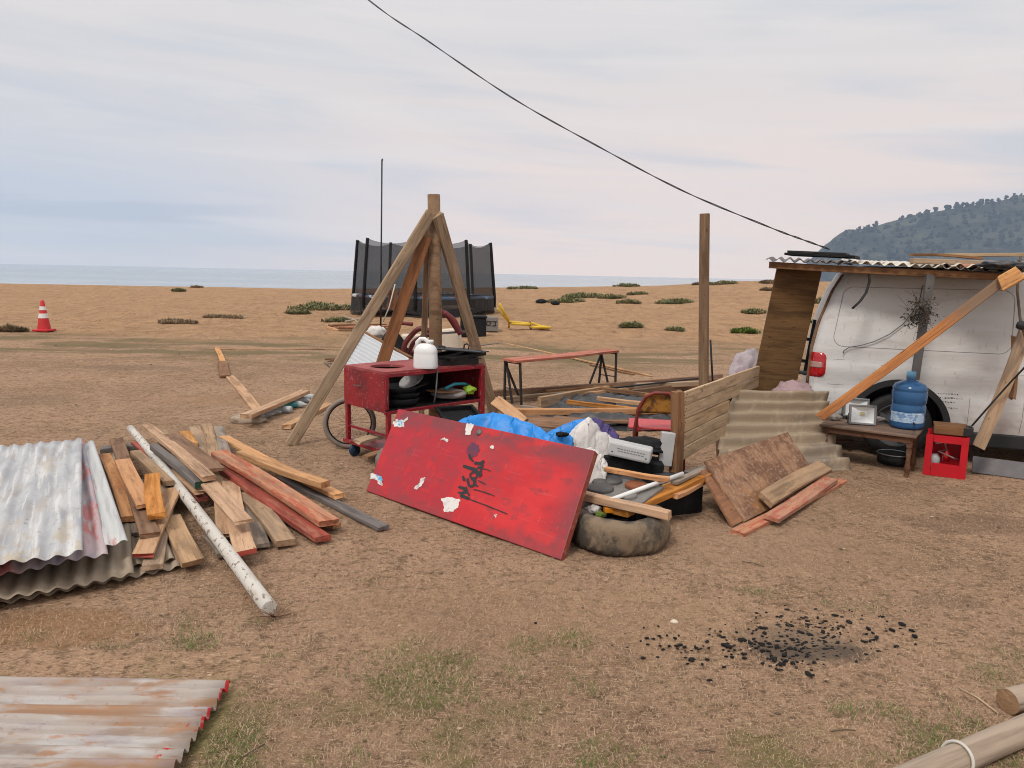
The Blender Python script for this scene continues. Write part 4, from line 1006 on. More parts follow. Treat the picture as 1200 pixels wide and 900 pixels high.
b = MB(); b.bar(A(716, 455, .16), A(822, 443, .16), .02, .02); tag(b.build('iron_bar', M['cable']), 'thin black iron bar lying over the far beam', 'bar')
b = MB(); b.box((0, 0, .01), (.62, .36, .02)); tag(b.build('plywood_offcut', M['brown'], mw=Matrix.Translation(A(646, 497, .20)) @ Matrix.Rotation(R(-12), 4, 'Z') @ Matrix.Rotation(R(4), 4, 'X')), 'brown plywood offcut lying flat behind the blue tarp', 'board')
# battens on the sand
LB = 'thin battens lying on the sand'
plank(A(590, 402, .012), A(764, 441, .012), .05, .022, M['pine'], 'long pale batten lying behind the bench from left to right', LB)
plank(A(692, 427, .012), A(742, 439, .012), .05, .022, M['brown'], 'short dark batten lying beside the long pale one behind the bench', LB)
plank(A(563, 405, .012), A(592, 401.5, .012), .05, .02, M['dgrey'], 'short dark batten at the far end of the long pale one', LB)
plank(A(257, 409, .012), A(445, 408, .012), .05, .022, M['pine'], 'long straight batten lying across the sand behind the left brace', LB)
plank(A(254, 408, .015), A(263, 430, .015), .09, .025, M['fresh'], 'fresh sawn batten at the corner of the long straight one', LB)
plank(A(261, 424, .03), A(264, 441, .03), .14, .03, M['brown'], 'short brown plank laid over the fresh sawn batten', LB)
plank(A(269, 441, .015), A(302, 481, .015), .12, .028, M['pine'], 'pale plank leading from the brown one towards the bottles', LB)
plank(A(288, 488, .13), A(358, 459, .13), .12, .045, M['pine'], 'thick pale beam propped over the row of bottles', LB)
plank(A(336, 500, .025), A(386, 474, .025), .09, .045, M['pine'], 'pale beam on the sand beside the foot of the left brace', LB)
b = MB(); b.lump(A(291, 492, .03), (.17, .11, .07), 4, .3, 2, 3, floor=0); tag(b.build('log_stub', M['log'], recalc=False), 'dark stub of log under the end of the propped beam', 'log')
# bottles
BG = 'empty plastic bottles in a row'
bp0, bp1 = A(300, 493, 0), A(362, 470, 0)
for k in range(9):
    u = k / 8; p = bp0.lerp(bp1, u) + V(random.uniform(-.05, .05), random.uniform(-.04, .1), .042)
    rot = Matrix.Translation(p) @ Matrix.Rotation(R(random.uniform(-35, 40) + (180 if k % 3 == 0 else 0)), 4, 'Z') @ Matrix.Rotation(R(90), 4, 'Y')
    b = MB(); b.lathe([(0, -.13), (.038, -.13), (.042, -.11), (.042, -.02), (.038, 0), (.042, .02), (.042, .07), (.03, .11), (.014, .135), (.014, .16), (0, .16)], rot, 16)
    if k == 4: tag(b.build('bottle', M['teal']), 'teal plastic bottle lying in the row of clear ones', 'bottle', BG)
    else: tag(b.build('bottle', M['clear']), 'clear empty plastic bottle lying in the row beside the propped beam', 'bottle', BG)
# broken slatted rack left of the brace
rm = frame(A(373, 418, .02), A(398, 438, .02)); 
rk = thing('slatted_rack', 'small dark slatted rack lying collapsed beside the left brace', 'rack', rm)
b = MB(); b.bar((-.32, 0, 0), (.32, 0, 0), .03, .03); b.build('rail', M['grey'], parent=rk)
for k in range(5):
    o = plank_mesh('slat', .62, .05, .02, M['brown'], seed=200 + k); o.parent = rk; o.matrix_local = Matrix.Translation(V(-.24 + .12 * k, .30, .05 + .03 * (k % 2))) @ Matrix.Rotation(R(90 + 7 * (k - 2)), 4, 'Z')
# reddish pallet further back
rm = frame(A(378, 381, .03), A(404, 391, .03))
rk = thing('slatted_pallet', 'low pallet of reddish slats lying left of the trampoline', 'pallet', rm)
o = plank_mesh('rail', 1.25, .07, .06, M['fresh'], seed=301); o.parent = rk
o = plank_mesh('rail', 1.5, .06, .06, M['brown'], seed=302); o.parent = rk; o.matrix_local = Matrix.Translation(V(-.55, .75, .05)) @ Matrix.Rotation(R(84), 4, 'Z')
for k in range(6):
    o = plank_mesh('slat', 1.45, .12, .025, M['redgrain'] if k % 2 else M['brown'], seed=310 + k); o.parent = rk; o.matrix_local = Matrix.Translation(V(-.42 + .2 * k, .72, .07 + .02 * (k % 3))) @ Matrix.Rotation(R(82 + 4 * k), 4, 'Z')
for i, (a, c, lb) in enumerate([((402, 371), (425, 383), 'pale bent branch lying on the reddish slatted frame'), ((405, 377), (432, 376), 'thin bleached branch lying across the reddish slatted frame'), ((398, 384), (428, 390), 'broken brown stick between the slatted frame and the white sheet')]):
    p, r_ = A(*a, .18), A(*c, .12)
    b = MB(); b.tube([p, p.lerp(r_, .5) + V(.05, 0, .06), r_], .035, 7, r1=.02); tag(b.build('branch', M['log'] if i < 2 else M['rbrace']), lb, 'branch')

# white corrugated sheet tilted behind the left brace
corr('corrugated_sheet', Dp(427, 391, 10.3), Dp(400, 432, 9.3), Dp(480, 421, 9.6), Dp(452, 462, 8.6), 11, .020, M['whitezinc'], 'clean white ribbed sheet tilted behind the red cart', seed=21)
w0, w1 = Dp(425, 389.5, 10.36), Dp(481, 420, 9.66)
plank(w0 + V(0, .04, -.01), w1 + V(0, .04, -.01), .05, .06, M['brown'], 'brown edging batten along the top of the white ribbed sheet')
p = Dp(441, 389, 10.9); b = MB(); b.lump(p, (.13, .1, .09), 9, .4, 2, 3); tag(b.build('white_bag', M['bagwhite'], recalc=False), 'small white bag behind the edge of the white ribbed sheet', 'bag')
# maroon tangle, foam, dark crate, grey box
mg = thing('tube_tangle', 'tangle of maroon bent tubes heaped behind the braced post', 'tubes', V(*(Dp(478, 405, 9.9).xy), 0))
o0 = mg.location
for k, (pts, r_) in enumerate([([(449, 420), (455, 395), (466, 378), (484, 380)], .025), ([(470, 425), (474, 402), (490, 384), (505, 388)], .036), ([(476, 424), (484, 400), (500, 392), (512, 394)], .03), ([(457, 425), (452, 400), (462, 378), (474, 366)], .03), ([(520, 366), (532, 375), (540, 392)], .04), ([(515, 362), (526, 372), (536, 388)], .03), ([(462, 416), (490, 412), (508, 405)], .03)]):
    b = MB(); w = [Dp(x, y, 9.9 + .12 * k) - V(o0.x, o0.y, 0) for x, y in pts]
    sm_ = []
    for i in range(len(w) - 1):
        for j in range(6): sm_.append(w[i].lerp(w[i + 1], j / 6))
    sm_.append(w[-1])
    for _ in range(3): sm_ = [sm_[0]] + [(sm_[i - 1] + sm_[i] * 2 + sm_[i + 1]) / 4 for i in range(1, len(sm_) - 1)] + [sm_[-1]]
    b.tube(sm_, r_, 9); b.build('tube', M['maroon'], parent=mg)
b = MB(); b.lump(V(*(Dp(458, 412, 10.6).xy), .25), (.28, .25, .42), 5, .5, 2, 3, floor=0); tag(b.build('scrap_heap', M['blackmatte'], recalc=False), 'dark heap of scrap under the maroon tubes', 'scrap')
b = MB(); b.box((0, 0, .33), (.36, .3, .66), ch=.03); tag(b.build('foam_block', M['foam'], mw=yaw(V(*(Dp(485, 410, 11.2).xy), .0), 14)), 'left cream foam block between the braces behind the cart', 'foam block', 'cream foam blocks')
b = MB(); b.box((0, 0, .38), (.56, .3, .76), ch=.03); tag(b.build('foam_block', M['foam'], mw=yaw(V(*(Dp(522, 410, 11.0).xy), .0), -8) @ Matrix.Rotation(R(-6), 4, 'Y')), 'right wider cream foam block behind the tall round post', 'foam block', 'cream foam blocks')
b = MB(); b.bar(Dp(512, 391, 10.6), Dp(546, 388.5, 10.5), .03, .03); tag(b.build('iron_bar', M['steel']), 'thin iron bar lying on the right foam block', 'bar')
q = G(555, 395)
cb = thing('dark_crate', 'black storage box standing in front of the trampoline', 'box', yaw(q, 6))
b = MB(); b.box((0, .3, .23), (.62, .55, .46), ch=.02); b.build('box_body', M['blackmatte'], parent=cb)
b = MB(); b.box((0, .3, .485), (.66, .59, .05), ch=.01); b.build('lid', M['blackmatte'], parent=cb)
q = G(576, 388.5)
gb = thing('grey_box', 'small grey box with dark marks right of the black storage box', 'box', yaw(q, 6))
b = MB(); b.box((0, .2, .19), (.36, .4, .38), ch=.012); b.build('box_body', M['hob'], parent=gb)
b = MB()
for x0, z0_, x1, z1 in [(-.13, .26, .0, .26), (-.13, .26, -.13, .16), (-.13, .16, -.04, .16), (-.04, .16, -.04, .26), (.02, .26, .14, .26), (.10, .26, .10, .15), (.02, .15, .10, .15)]:
    b.bar((x0, -.004, z0_), (x1, -.004, z1), .006, .03, up=V(0, 0, 1) if z0_ == z1 else V(1, 0, 0))
b.build('marks', M['cable'], parent=gb)
b = MB(); b.lump(A(561, 395, .02), (.22, .10, .03), 8, .4, 3, 3, floor=.005); tag(b.build('dark_rag', M['blackmatte'], recalc=False), 'dark rag on the sand beside the black storage box', 'rag')
# yellow frame
q = G(610, 386)
yf = thing('yellow_frame', 'bent yellow metal frame with two raised bars lying on the sand', 'frame', q)
YY = q.y
def yl(x, y, d=0): return Dp(x, y, YY + d) - q
for pts, r_ in [([(585.5, 356), (591, 367), (597, 377), (596, 386)], .035), ([(583, 361), (590, 370), (598, 379)], .026)]:
    b = MB(); b.tube([yl(x, y, .15 * i) for i, (x, y) in enumerate(pts)], r_, 7); b.build('handle_bar', M['yellow'], parent=yf)
b = MB(); b.tube([yl(597, 377), yl(621, 379), yl(623, 381)], .05, 8, flat=.6); b.tube([yl(600, 379.5, -.3), yl(621, 380.5, -.3)], .035, 8); b.build('side_bar', M['yellow'], parent=yf)
b = MB(); b.lump(yl(634, 383.5), (.30, .12, .055), 2, .15, 2, 3); b.tube([yl(622, 378), yl(634, 382), yl(645, 384)], .03, 6); b.build('blade', M['yellow'], parent=yf)
b = MB(); b.tube([yl(621, 376.5), yl(622, 387)], .03, 6); b.bar(yl(594, 386), yl(644, 386.5), .05, .02); b.build('stick_and_base_shadow', M['brown'], parent=yf)  # upright stick, plus a dark bar standing in for the frame's ground shadow
# ------------------------------------------------------------------ the van
VA = math.atan2(.342, .94)
vw = V(460 / 880 * 6.67, 6.67, 0)
VM = Matrix.Translation(vw) @ Matrix.Rotation(-VA, 4, 'Z')
VI = VM.inverted()
van = thing('white_van', 'grubby white panel van parked under the corrugated lean-to roof', 'van', VM)
VWID = 1.72
def off(z):
    return float(np.interp(z, [.20, .24, .30, .45, .55, .60, .64, .70, .80, .84, .88, .95, 1.0, 1.15, 1.45, 1.56, 1.63, 1.68, 1.71, 1.73, 1.735], [.10, .05, .02, .0, .004, .012, .022, .008, .0, .010, .018, .012, .016, .034, .085, .115, .15, .21, .30, .45, .86]))
def rearx(z): return float(np.interp(z, [.20, .5, .6, .95, 1.2, 1.5, 1.66, 1.72, 1.735], [-.80, -.80, -.78, -.765, -.72, -.62, -.53, -.42, -.30]))
def frontx(z): return float(np.interp(z, [.20, .5, .8, .95, 1.0, 1.2, 1.5, 1.66, 1.735], [3.25, 3.28, 3.25, 2.95, 2.4, 2.1, 1.75, 1.5, 1.2]))
zs = [.20, .24, .30, .45, .55, .60, .64, .70, .76, .80, .84, .88, .95, 1.0, 1.08, 1.15, 1.25, 1.35, 1.45, 1.51, 1.56, 1.60, 1.63, 1.66, 1.68, 1.70, 1.715, 1.725, 1.73, 1.733, 1.735]
sec = [(off(z), z) for z in zs]; sec += [(VWID - y, z) for y, z in reversed(sec[:-1])]
uu = [0, .004, .010, .018, .028, .05, .09, .15, .2, .26, .32, .38, .45, .55, .7, .85, .93, .97, 1]
vs = []
for u in uu:
    for y, z in sec:
        x0, x1 = rearx(z), frontx(z); x = x0 + (x1 - x0) * u
        ins = 0
        d0, d1 = x - x0, x1 - x
        if d0 < .10: ins = .10 - math.sqrt(max(0, .01 - (.10 - d0) ** 2))
        if d1 < .40: ins = max(ins, .40 - math.sqrt(max(0, .16 - (.40 - d1) ** 2)))
        ins *= min(1, (1.735 - z) * 8)
        vs.append(V(x, y + ins if y < VWID / 2 else y - ins, z))
ns = len(sec); nu_ = len(uu)
fs = [(i*ns+j, (i+1)*ns+j, (i+1)*ns+j+1, i*ns+j+1) for i in range(nu_ - 1) for j in range(ns - 1)]
fs += [(i*ns, i*ns+ns-1, (i+1)*ns+ns-1, (i+1)*ns) for i in range(nu_ - 1)]
h = ns // 2
for base in (0, (nu_ - 1) * ns):
    for j in range(h):
        a, c, d, e = base + j, base + j + 1, base + ns - 2 - j, base + ns - 1 - j
        fs.append((a, c, d, e) if c != d else (a, c, e))
b = MB(); b.add(vs, fs, 0, True)
body = b.build('body', M['van'], parent=van)
cut = MB()
for wx in (0.0, 2.72):
    cut.lathe([(0, -.36), (.375, -.36), (.375, .36), (0, .36)], Matrix.Translation(V(wx, .02, .30)) @ Matrix.Rotation(R(90), 4, 'X'), 40)
    cut.lathe([(0, -.36), (.375, -.36), (.375, .36), (0, .36)], Matrix.Translation(V(wx, VWID - .02, .30)) @ Matrix.Rotation(R(90), 4, 'X'), 40)
cuto = cut.build('cutter', M['sill'])
cuto.matrix_world = VM
bo = body.modifiers.new('arch', 'BOOLEAN'); bo.object = cuto; bo.operation = 'DIFFERENCE'; bo.solver = 'EXACT'; bo.material_mode = 'TRANSFER'
bpy.context.view_layer.update()
dg = bpy.context.evaluated_depsgraph_get()
me = bpy.data.meshes.new_from_object(body.evaluated_get(dg))
body.modifiers.clear(); body.data = me
bpy.data.objects.remove(cuto)
for p in me.polygons: p.use_smooth = p.material_index == 0 and len(p.vertices) < 6
me.set_sharp_from_angle(angle=R(40))
def arc(r, a0, a1, n, y): return [V(r * math.cos(a), y, .30 + r * math.sin(a)) for a in np.linspace(R(a0), R(a1), n)]
for wx in (0.0, 2.72):
    b = MB()
    o_ = arc(.425, -14, 194, 30, -.012); i_ = arc(.372, -14, 194, 30, -.012)
    vs = [p + V(wx, 0, 0) for p in o_ + i_] + [p + V(wx, .05, 0) for p in o_ + i_]
    fs = []
    for k in range(29): fs += [(k, k+1, 30+k+1, 30+k), (60+k, 60+k+1, k+1, k), (30+k, 30+k+1, 90+k+1, 90+k)]
    b.add(vs, fs, 0, False); b.build('arch_trim', M['sill'], parent=van, recalc=True)
    tagw = MB(); WMx = Matrix.Translation(V(wx, .13, .295)) @ Matrix.Rotation(R(90), 4, 'X')
    tagw.lathe([(.19, -.08), (.24, -.095), (.28, -.09), (.295, -.06), (.297, 0), (.295, .06), (.28, .09), (.24, .095), (.19, .08)], n=40)
    wh = tagw.build('wheel', M['rubber'], parent=van, mw=WMx)
    b = MB(); b.lathe([(0, .05), (.06, .05), (.09, .035), (.17, .04), (.19, .085), (.195, .085), (.195, -.08), (0, -.08)], n=32); b.build('rim', M['rim'], parent=wh)
    b = MB()
    for k in range(5):
        a = 2 * math.pi * k / 5; b.bar((.05 * math.cos(a), .05 * math.sin(a), .055), (.18 * math.cos(a), .18 * math.sin(a), .05), .035, .02)
    b.build('hub_cap', M['steel'], parent=wh)
b = MB(); b.box((1.38, .035, .235), (1.85, .05, .13), ch=.015); b.build('sill_trim', M['sill'], parent=van)
b = MB(); b.box((-.60, .06, .32), (.34, .10, .20), ch=.03); b.build('rear_bumper', M['greytyre'], parent=van)
# tail light wrapped round the rear corner
def surf(x, z, lift=.0):
    x0 = rearx(z); d0 = x - x0; ins = .10 - math.sqrt(max(0, .01 - (.10 - d0) ** 2)) if d0 < .10 else 0
    return V(x, off(z) + ins - lift, z)
tl_ = None
def lens(name, z0, z1, m_, x1=-.635, par=None):
    b = MB()
    def fn(u, v):
        z = z0 + (z1 - z0) * v; xe = x1 - .035 * (max(0, abs(v - .5) * 2 - .6) / .4) ** 2; x = rearx(z) + .004 + (xe - rearx(z)) * u
        e = .022 * min(1, min(u * 99 if u > .5 else 99, (1 - u) * 9, v * 9, (1 - v) * 9) ** .5 if 0 < v < 1 and u < 1 else 0)
        return surf(x, z, e - .002)
    b.grid(fn, 10, 10); return b.build(name, m_, parent=par or van, recalc=False)
tl_ = lens('tail_light', .70, .93, M['redlens']); lens('clear_lens', .785, .85, M['clearlens'], -.66, tl_).location = (0, -.006, 0)
# dark rubber along the rear edge
b = MB(); b.tube([surf(rearx(z) + .004, z, .006) + V(-.006, .0, 0) for z in np.linspace(.62, 1.70, 16)], .013, 8); b.build('door_seal', M['brown'], parent=van)
# pressed window panel, door gap, fuel-side line
def seam(name, pts, r=.0035):
    b = MB(); b.tube([surf(x, z, -.0005) for x, z in pts], r, 5); return b.build(name, M['seam'], parent=van)
x0, x1, z0, z1, rd = -.585, .82, .995, 1.535, .09
pts = []
for cx, cz, a0 in ((x1 - rd, z1 - rd, 0), (x0 + rd + .05, z1 - rd, 90), (x0 + rd, z0 + rd, 180), (x1 - rd, z0 + rd, 270)):
    for a in np.linspace(R(a0), R(a0 + 90), 7): pts.append((cx + rd * math.cos(a), cz + rd * math.sin(a)))
full = []
for i in range(len(pts)):
    a, c = pts[i], pts[(i + 1) % len(pts)]
    n = max(1, int(math.dist(a, c) / .08))
    full += [(a[0] + (c[0] - a[0]) * k / n, a[1] + (c[1] - a[1]) * k / n) for k in range(n)]
b = MB(); b.tube([surf(x, z, -.0005) for x, z in full], .0032, 5, closed=True); b.build('window_panel_seam', M['seam'], parent=van)
seam('door_gap', [(.93 + .03 * math.sin(z * 2), z) for z in np.linspace(.29, 1.66, 24)])
seam('body_seam', [(.55, z) for z in np.linspace(.32, .60, 6)] , .003)
# faint stencilled writing on the lower side
b = MB(); rr = random.Random(4)
for row, (zz, xs, xe) in enumerate([(.62, .30, .46), (.585, .29, .50), (.55, .32, .44), (.50, .34, .45)]):
    x = xs; b = MB()
    while x < xe:
        w = rr.uniform(.008, .02)
        p = surf(x, zz, .0016); q = surf(x + w, zz + rr.uniform(-.003, .003), .0016)
        b.bar(p, q, .0006, rr.choice((.003, .006, .012)), up=Z); x += w + .008
    b.build('stencil_line', M['steel'], parent=van)
pass
# scuffs on the metal
b = MB(); sc_ = random.Random(12)
for k in range(20):
    x = sc_.uniform(-.70, .85); z = sc_.choice((sc_.uniform(.46, .66), sc_.uniform(.6, .95))); l = sc_.uniform(.02, .14) * (1 if k % 3 else 1.5)
    if (x * x + (z - .3) ** 2) ** .5 < .45: continue
    p = [surf(x + l * i / 5, z + .006 * noise.noise(V(x * 9 + i, z, k)), .0012) for i in range(6)]
    b.tube(p, sc_.uniform(.0012, .003), 4, flat=.4)
b.build('scuff_marks', M['seam'], parent=van)
b = MB(); b.grid(lambda u, v: surf(1.02 + (.82 - .42 * v) * u, 1.02 + .46 * v, .004), 12, 8); b.build('side_window', M['rubber'], parent=van, recalc=False)
# windscreen so that the far side is whole
b = MB(); b.add([V(2.18, .16, 1.18), V(2.18, VWID - .16, 1.18), V(1.72, VWID - .24, 1.53), V(1.72, .24, 1.53)], [(0, 1, 2, 3)]); b.build('windscreen', M['rubber'], parent=van, recalc=False)

# ------------------------------------------------------------------ lean-to roof over the van
def vl(x, y, z): return VM @ V(x, y, z)
b0, b1 = VI @ Dp(902, 310.5, 7.02), VI @ Dp(1180, 324.5, 6.10)
P0, P1 = Dp(902, 310.5, 7.02), Dp(1192, 325, 6.06)
plank(P0, P1, .05, .06, M['brown'], 'long brown beam carrying the front edge of the corrugated roof', None, 'beam', 'beam')
RG = 'corrugated sheets roofing the van'
def roofsheet(ua, ub, m_, label, back=1.6, rise=.05, ribs=None, dz=0, seed=0):
    f0, f1 = P0.lerp(P1, ua) + V(0, 0, .052 + dz), P0.lerp(P1, ub) + V(0, 0, .052 + dz)
    bk = V(.342, .94, 0) * back + V(0, 0, rise); ov = V(.342, .94, 0) * -.07 + V(0, 0, -.008)
    corr('corrugated_roof_sheet', f0 + ov, f1 + ov, f0 + bk, f1 + bk, ribs or max(3, int((f1 - f0).length / .088)), .015, m_, label, RG, seed=seed, dent=.006)
roofsheet(-.02, .37, M['roofdark'], 'dark corrugated roof sheet at the left end of the roof', seed=31)
roofsheet(.36, .80, M['roofzinc'], 'cream corrugated roof sheet in the middle of the roof', dz=.012, seed=32)
roofsheet(.79, 1.10, M['roofdark'], 'dark corrugated roof sheet at the right end of the roof', dz=.004, seed=33)
roofsheet(.72, .98, M['roofzinc'], 'short cream roof sheet laid over the dark one on the right', back=.5, rise=.03, dz=.026, seed=34)
sp_ = thing('solar_panel', 'flat black panel lying on the left part of the corrugated roof', 'panel', frame(P0.lerp(P1, .11) + V(.10, .28, .112), P0.lerp(P1, .37) + V(.10, .28, .112)))
b = MB(); b.box((0, 0, 0), (.60, .42, .022), ch=.003); b.build('panel_body', M['blackmatte'], parent=sp_)
b = MB(); b.box((-.03, -.02, .022), (.50, .34, .020), ch=.003); b.build('top_frame', M['black'], parent=sp_)
plank(Dp(1068, 306, 6.5), Dp(1260, 311, 6.0), .12, .045, M['tan'], 'weathered plank lying along the roof edge', 'planks on the roof')
plank(Dp(1105, 299.5, 6.9), Dp(1265, 299, 6.6), .14, .03, M['slat'], 'pale clean plank lying behind the weathered one on the roof', 'planks on the roof')
plank(Dp(1069, 298.5, 6.75), Dp(1150, 303, 6.6), .12, .02, M['brown'], 'short brown board end beside the pale plank on the roof', 'planks on the roof')
b = MB(); b.box((0, 0, 0), (.22, .16, .025), ch=.006); tag(b.build('roof_tile', M['terracotta'], mw=frame(Dp(1120, 311, 6.3), Dp(1150, 309.5, 6.3)) @ Matrix.Rotation(R(8), 4, 'X')), 'broken terracotta tile lying on the roof edge', 'tile')
b = MB(); b.lump(Dp(1178, 311, 6.05), (.16, .12, .035), 5, .5, 3, 3, ridge=.2); tag(b.build('black_rag', M['blackplastic'], recalc=False), 'black plastic scrap draped at the right end of the roof', 'plastic')
# supports
def dpt(x, y, Y): return Dp(x, y, Y)
o_, _, _ = slab('dark_plank', Dp(878, 470, 7.25), Dp(928, 474, 7.20), Dp(911, 313, 7.10), .03, M['darkply'], P11=None, bev=.002, bow=.01)
tag(o_, 'wide dark plywood strip leaning under the left end of the roof', 'board')
og = plank(Dp(961, 489, 6.28), Dp(1172, 331, 5.93), .076, .026, M['obrace'], 'long orange timber slanting across the side of the van', None, 'plank', roll=72)
tb = plank(Dp(1172, 333, 5.88), Dp(1196, 319.5, 5.84), .115, .06, M['fresh'], 'short orange block nailed at the top of the slanting timber', None, 'block', 'timber_block', roll=75, bend=0)
gs = [vl(*(VI @ Dp(1090.5, 322, 6.35))), vl(*(VI @ Dp(1072, 445, 6.30)))]
b = MB(); b.bar(gs[0], gs[1], .065, .03, up=V(0, -1, 0), ch=.003); tag(b.build('steel_bar', M['steel']), 'grey steel bar leaning on the van behind the water bottle', 'bar')
# black strap, wire loop, dried plant
b = MB(); w = [Dp(x, y, 6.62 + dy) for x, y, dy in ((1018, 316, .0), (1019, 330, -.03), (1015, 343, -.05), (1008, 353, -.07), (999.5, 361, -.08))]
b.tube(w, .020, 8, flat=.35, r1=.028); tag(b.build('rubber_strap', M['rubber']), 'black rubber strap hanging from the roof on the van side', 'strap')
b = MB(); w = [(1081, 335), (1078, 350), (1070, 365), (1058, 380), (1042, 392), (1025, 400), (1008, 405), (995, 407), (989, 411), (988, 414)]
b.tube([Dp(x, y, (VM @ surf((VI @ Dp(x, y, 6.6)).x, max(.9, (VI @ Dp(x, y, 6.6)).z), .02)).y - .01) for x, y in w], .0045, 5)
tag(b.build('wire', M['steel']), 'thin grey wire sagging down the side of the van', 'wire')
b = MB(); c0 = Dp(1079, 366, 6.22); rr = random.Random(8)
for k in range(95):
    a = rr.uniform(0, 2 * math.pi); l = abs(rr.gauss(.09, .05)) + .03
    st_ = c0 + V(rr.gauss(-.005, .035), rr.uniform(-.02, .02), rr.gauss(-.02, .05)); d = V(math.cos(a), rr.uniform(-.3, .1), math.sin(a) * .8 + .35)
    w1 = st_ + d * l * .4 + V(rr.uniform(-.02, .02), 0, rr.uniform(-.02, .02)); w2 = st_ + d * l * .8 + V(rr.uniform(-.03, .03), 0, rr.uniform(-.03, .02)); w3 = w2 + V(rr.uniform(-.03, .03), 0, rr.uniform(-.04, .02))
    b.tube([st_, w1, w2, w3], .0014, 4, mi=0)
for k in range(420):
    e = c0 + V(rr.gauss(-.01, .055), rr.uniform(-.03, .03), rr.gauss(-.01, .065))
    if k % 3 == 0: e = c0 + V(rr.gauss(-.02, .045), rr.uniform(-.03, .03), rr.gauss(-.055, .025))
    q_ = V(rr.uniform(-1, 1), rr.uniform(-1, 1), rr.uniform(-1, 1)).normalized() * rr.uniform(.006, .017); r_ = V(rr.uniform(-1, 1), rr.uniform(-1, 1), rr.uniform(-1, 1)).normalized() * .008
    b.add([e, e + q_ + r_, e + q_ * 2, e + q_ - r_], [(0, 1, 2, 3)], 1)
tag(b.build('dried_plant', [M['twig'], M['deadleaf']], recalc=False), 'bunch of dried dark twigs hanging on the van side', 'plant')
# right edge: weathered board, stub, rope
plank(Dp(1147, 524, 5.98), Dp(1203, 384, 6.02), .10, .022, M['tan'], 'weathered board leaning against the van at the right edge', None, 'board', roll=80)
plank(Dp(1186, 467, 6.06), Dp(1189, 395, 6.1), .05, .03, M['brown'], 'short brown stick hanging behind the weathered leaning board', None, 'stick', roll=85)
b = MB(); b.tube([Dp(1139, 499, 5.93), Dp(1168, 466, 5.95), Dp(1185, 447, 5.9), Dp(1206, 425, 5.7), Dp(1260, 380, 5.4)], .008, 6); tag(b.build('guy_rope', M['cable']), 'dark guy rope running up to the right in front of the van', 'rope')
b = MB(); b.tube([Dp(1196, 300, 6.0), Dp(1192, 340, 5.98), Dp(1196, 378, 5.96), Dp(1203, 400, 5.9)], .011, 6); tag(b.build('hanging_rope', M['twig']), 'brown rope hanging from the right end of the roof', 'rope')
b = MB(); b.lump(Dp(1197, 381, 5.93), (.04, .03, .035), 3, .4, 2, 2); tag(b.build('knot', M['cable'], recalc=False), 'black knot of cord at the right edge above the leaning board', 'knot')
# grey board on edge below the sill
o_, _, _ = slab('grey_board', A(1139, 553, .012), A(1235, 566, .01), A(1140, 534, .125), .03, M['greyboard'], bev=.004)
tag(o_, 'grey plastic board standing on edge below the van sill', 'board')
# ------------------------------------------------------------------ table and what stands on it
TMx = VM @ Matrix.Translation(V(-.13, -.40, 0))
tfl, tfr = A(960, 497, .36), A(1074, 511.5, .36)
tbM = frame(tfl, tfr, at=0.5); tbM.translation.z = 0
TLn = (tfr - tfl).length; TD = .40
tb_ = thing('coffee_table', 'low brown wooden table with turned legs beside the van', 'table', tbM)
b = MB(); b.box((0, TD / 2, .35), (TLn, TD, .022), ch=.006); b.build('table_top', M['tabletop'], parent=tb_)
b = MB(); b.box((0, .035, .315), (TLn - .08, .02, .048)); b.box((0, TD - .035, .315), (TLn - .08, .02, .048)); b.box((-TLn / 2 + .05, TD / 2, .315), (.02, TD - .09, .047)); b.box((TLn / 2 - .05, TD / 2, .315), (.02, TD - .09, .047)); b.build('apron', M['table'], parent=tb_)
for sx in (-1, 1):
    for y in (.05, TD - .05):
        b = MB(); b.lathe([(.012, 0), (.017, .02), (.014, .035), (.024, .06), (.026, .09), (.016, .115), (.022, .13), (.015, .15), (.02, .19), (.023, .22), (.016, .245), (.022, .255)], Matrix.Translation(V(sx * (TLn / 2 - .05), y, 0)), 14)
        b.box((sx * (TLn / 2 - .05), y, .297), (.042, .042, .084)); b.build('leg', M['table'], parent=tb_)
def ont(x, y, z=0): return tbM @ V(x, y, .361 + z)
# water bottle
bq = A(1062, 501, .361)
wb = thing('water_bottle', 'large blue water bottle standing on the low table', 'bottle', bq)
b = MB(); b.lathe([(0, 0), (.11, 0), (.13, .012), (.136, .03), (.136, .10), (.131, .108), (.136, .116), (.136, .195), (.130, .205), (.130, .215), (.137, .225), (.137, .315), (.131, .322), (.137, .33), (.134, .35), (.115, .378), (.075, .398), (.040, .408), (.034, .414), (.033, .43)], n=40); b.build('bottle_body', M['bottleblue'], parent=wb)
b = MB(); b.lathe([(.033, .425), (.036, .425), (.036, .478), (.030, .484), (0, .484)], n=24); b.build('cap', M['bottlecap'], parent=wb)
b = MB()
cd = math.atan2(-bq.y, -bq.x)
b.grid(lambda u, v: V(.1385 * math.cos(cd + (u - .5) * 2.2), .1385 * math.sin(cd + (u - .5) * 2.2), .062 + .085 * v), 16, 2); b.build('label', M['labelwhite'], parent=wb, recalc=False)
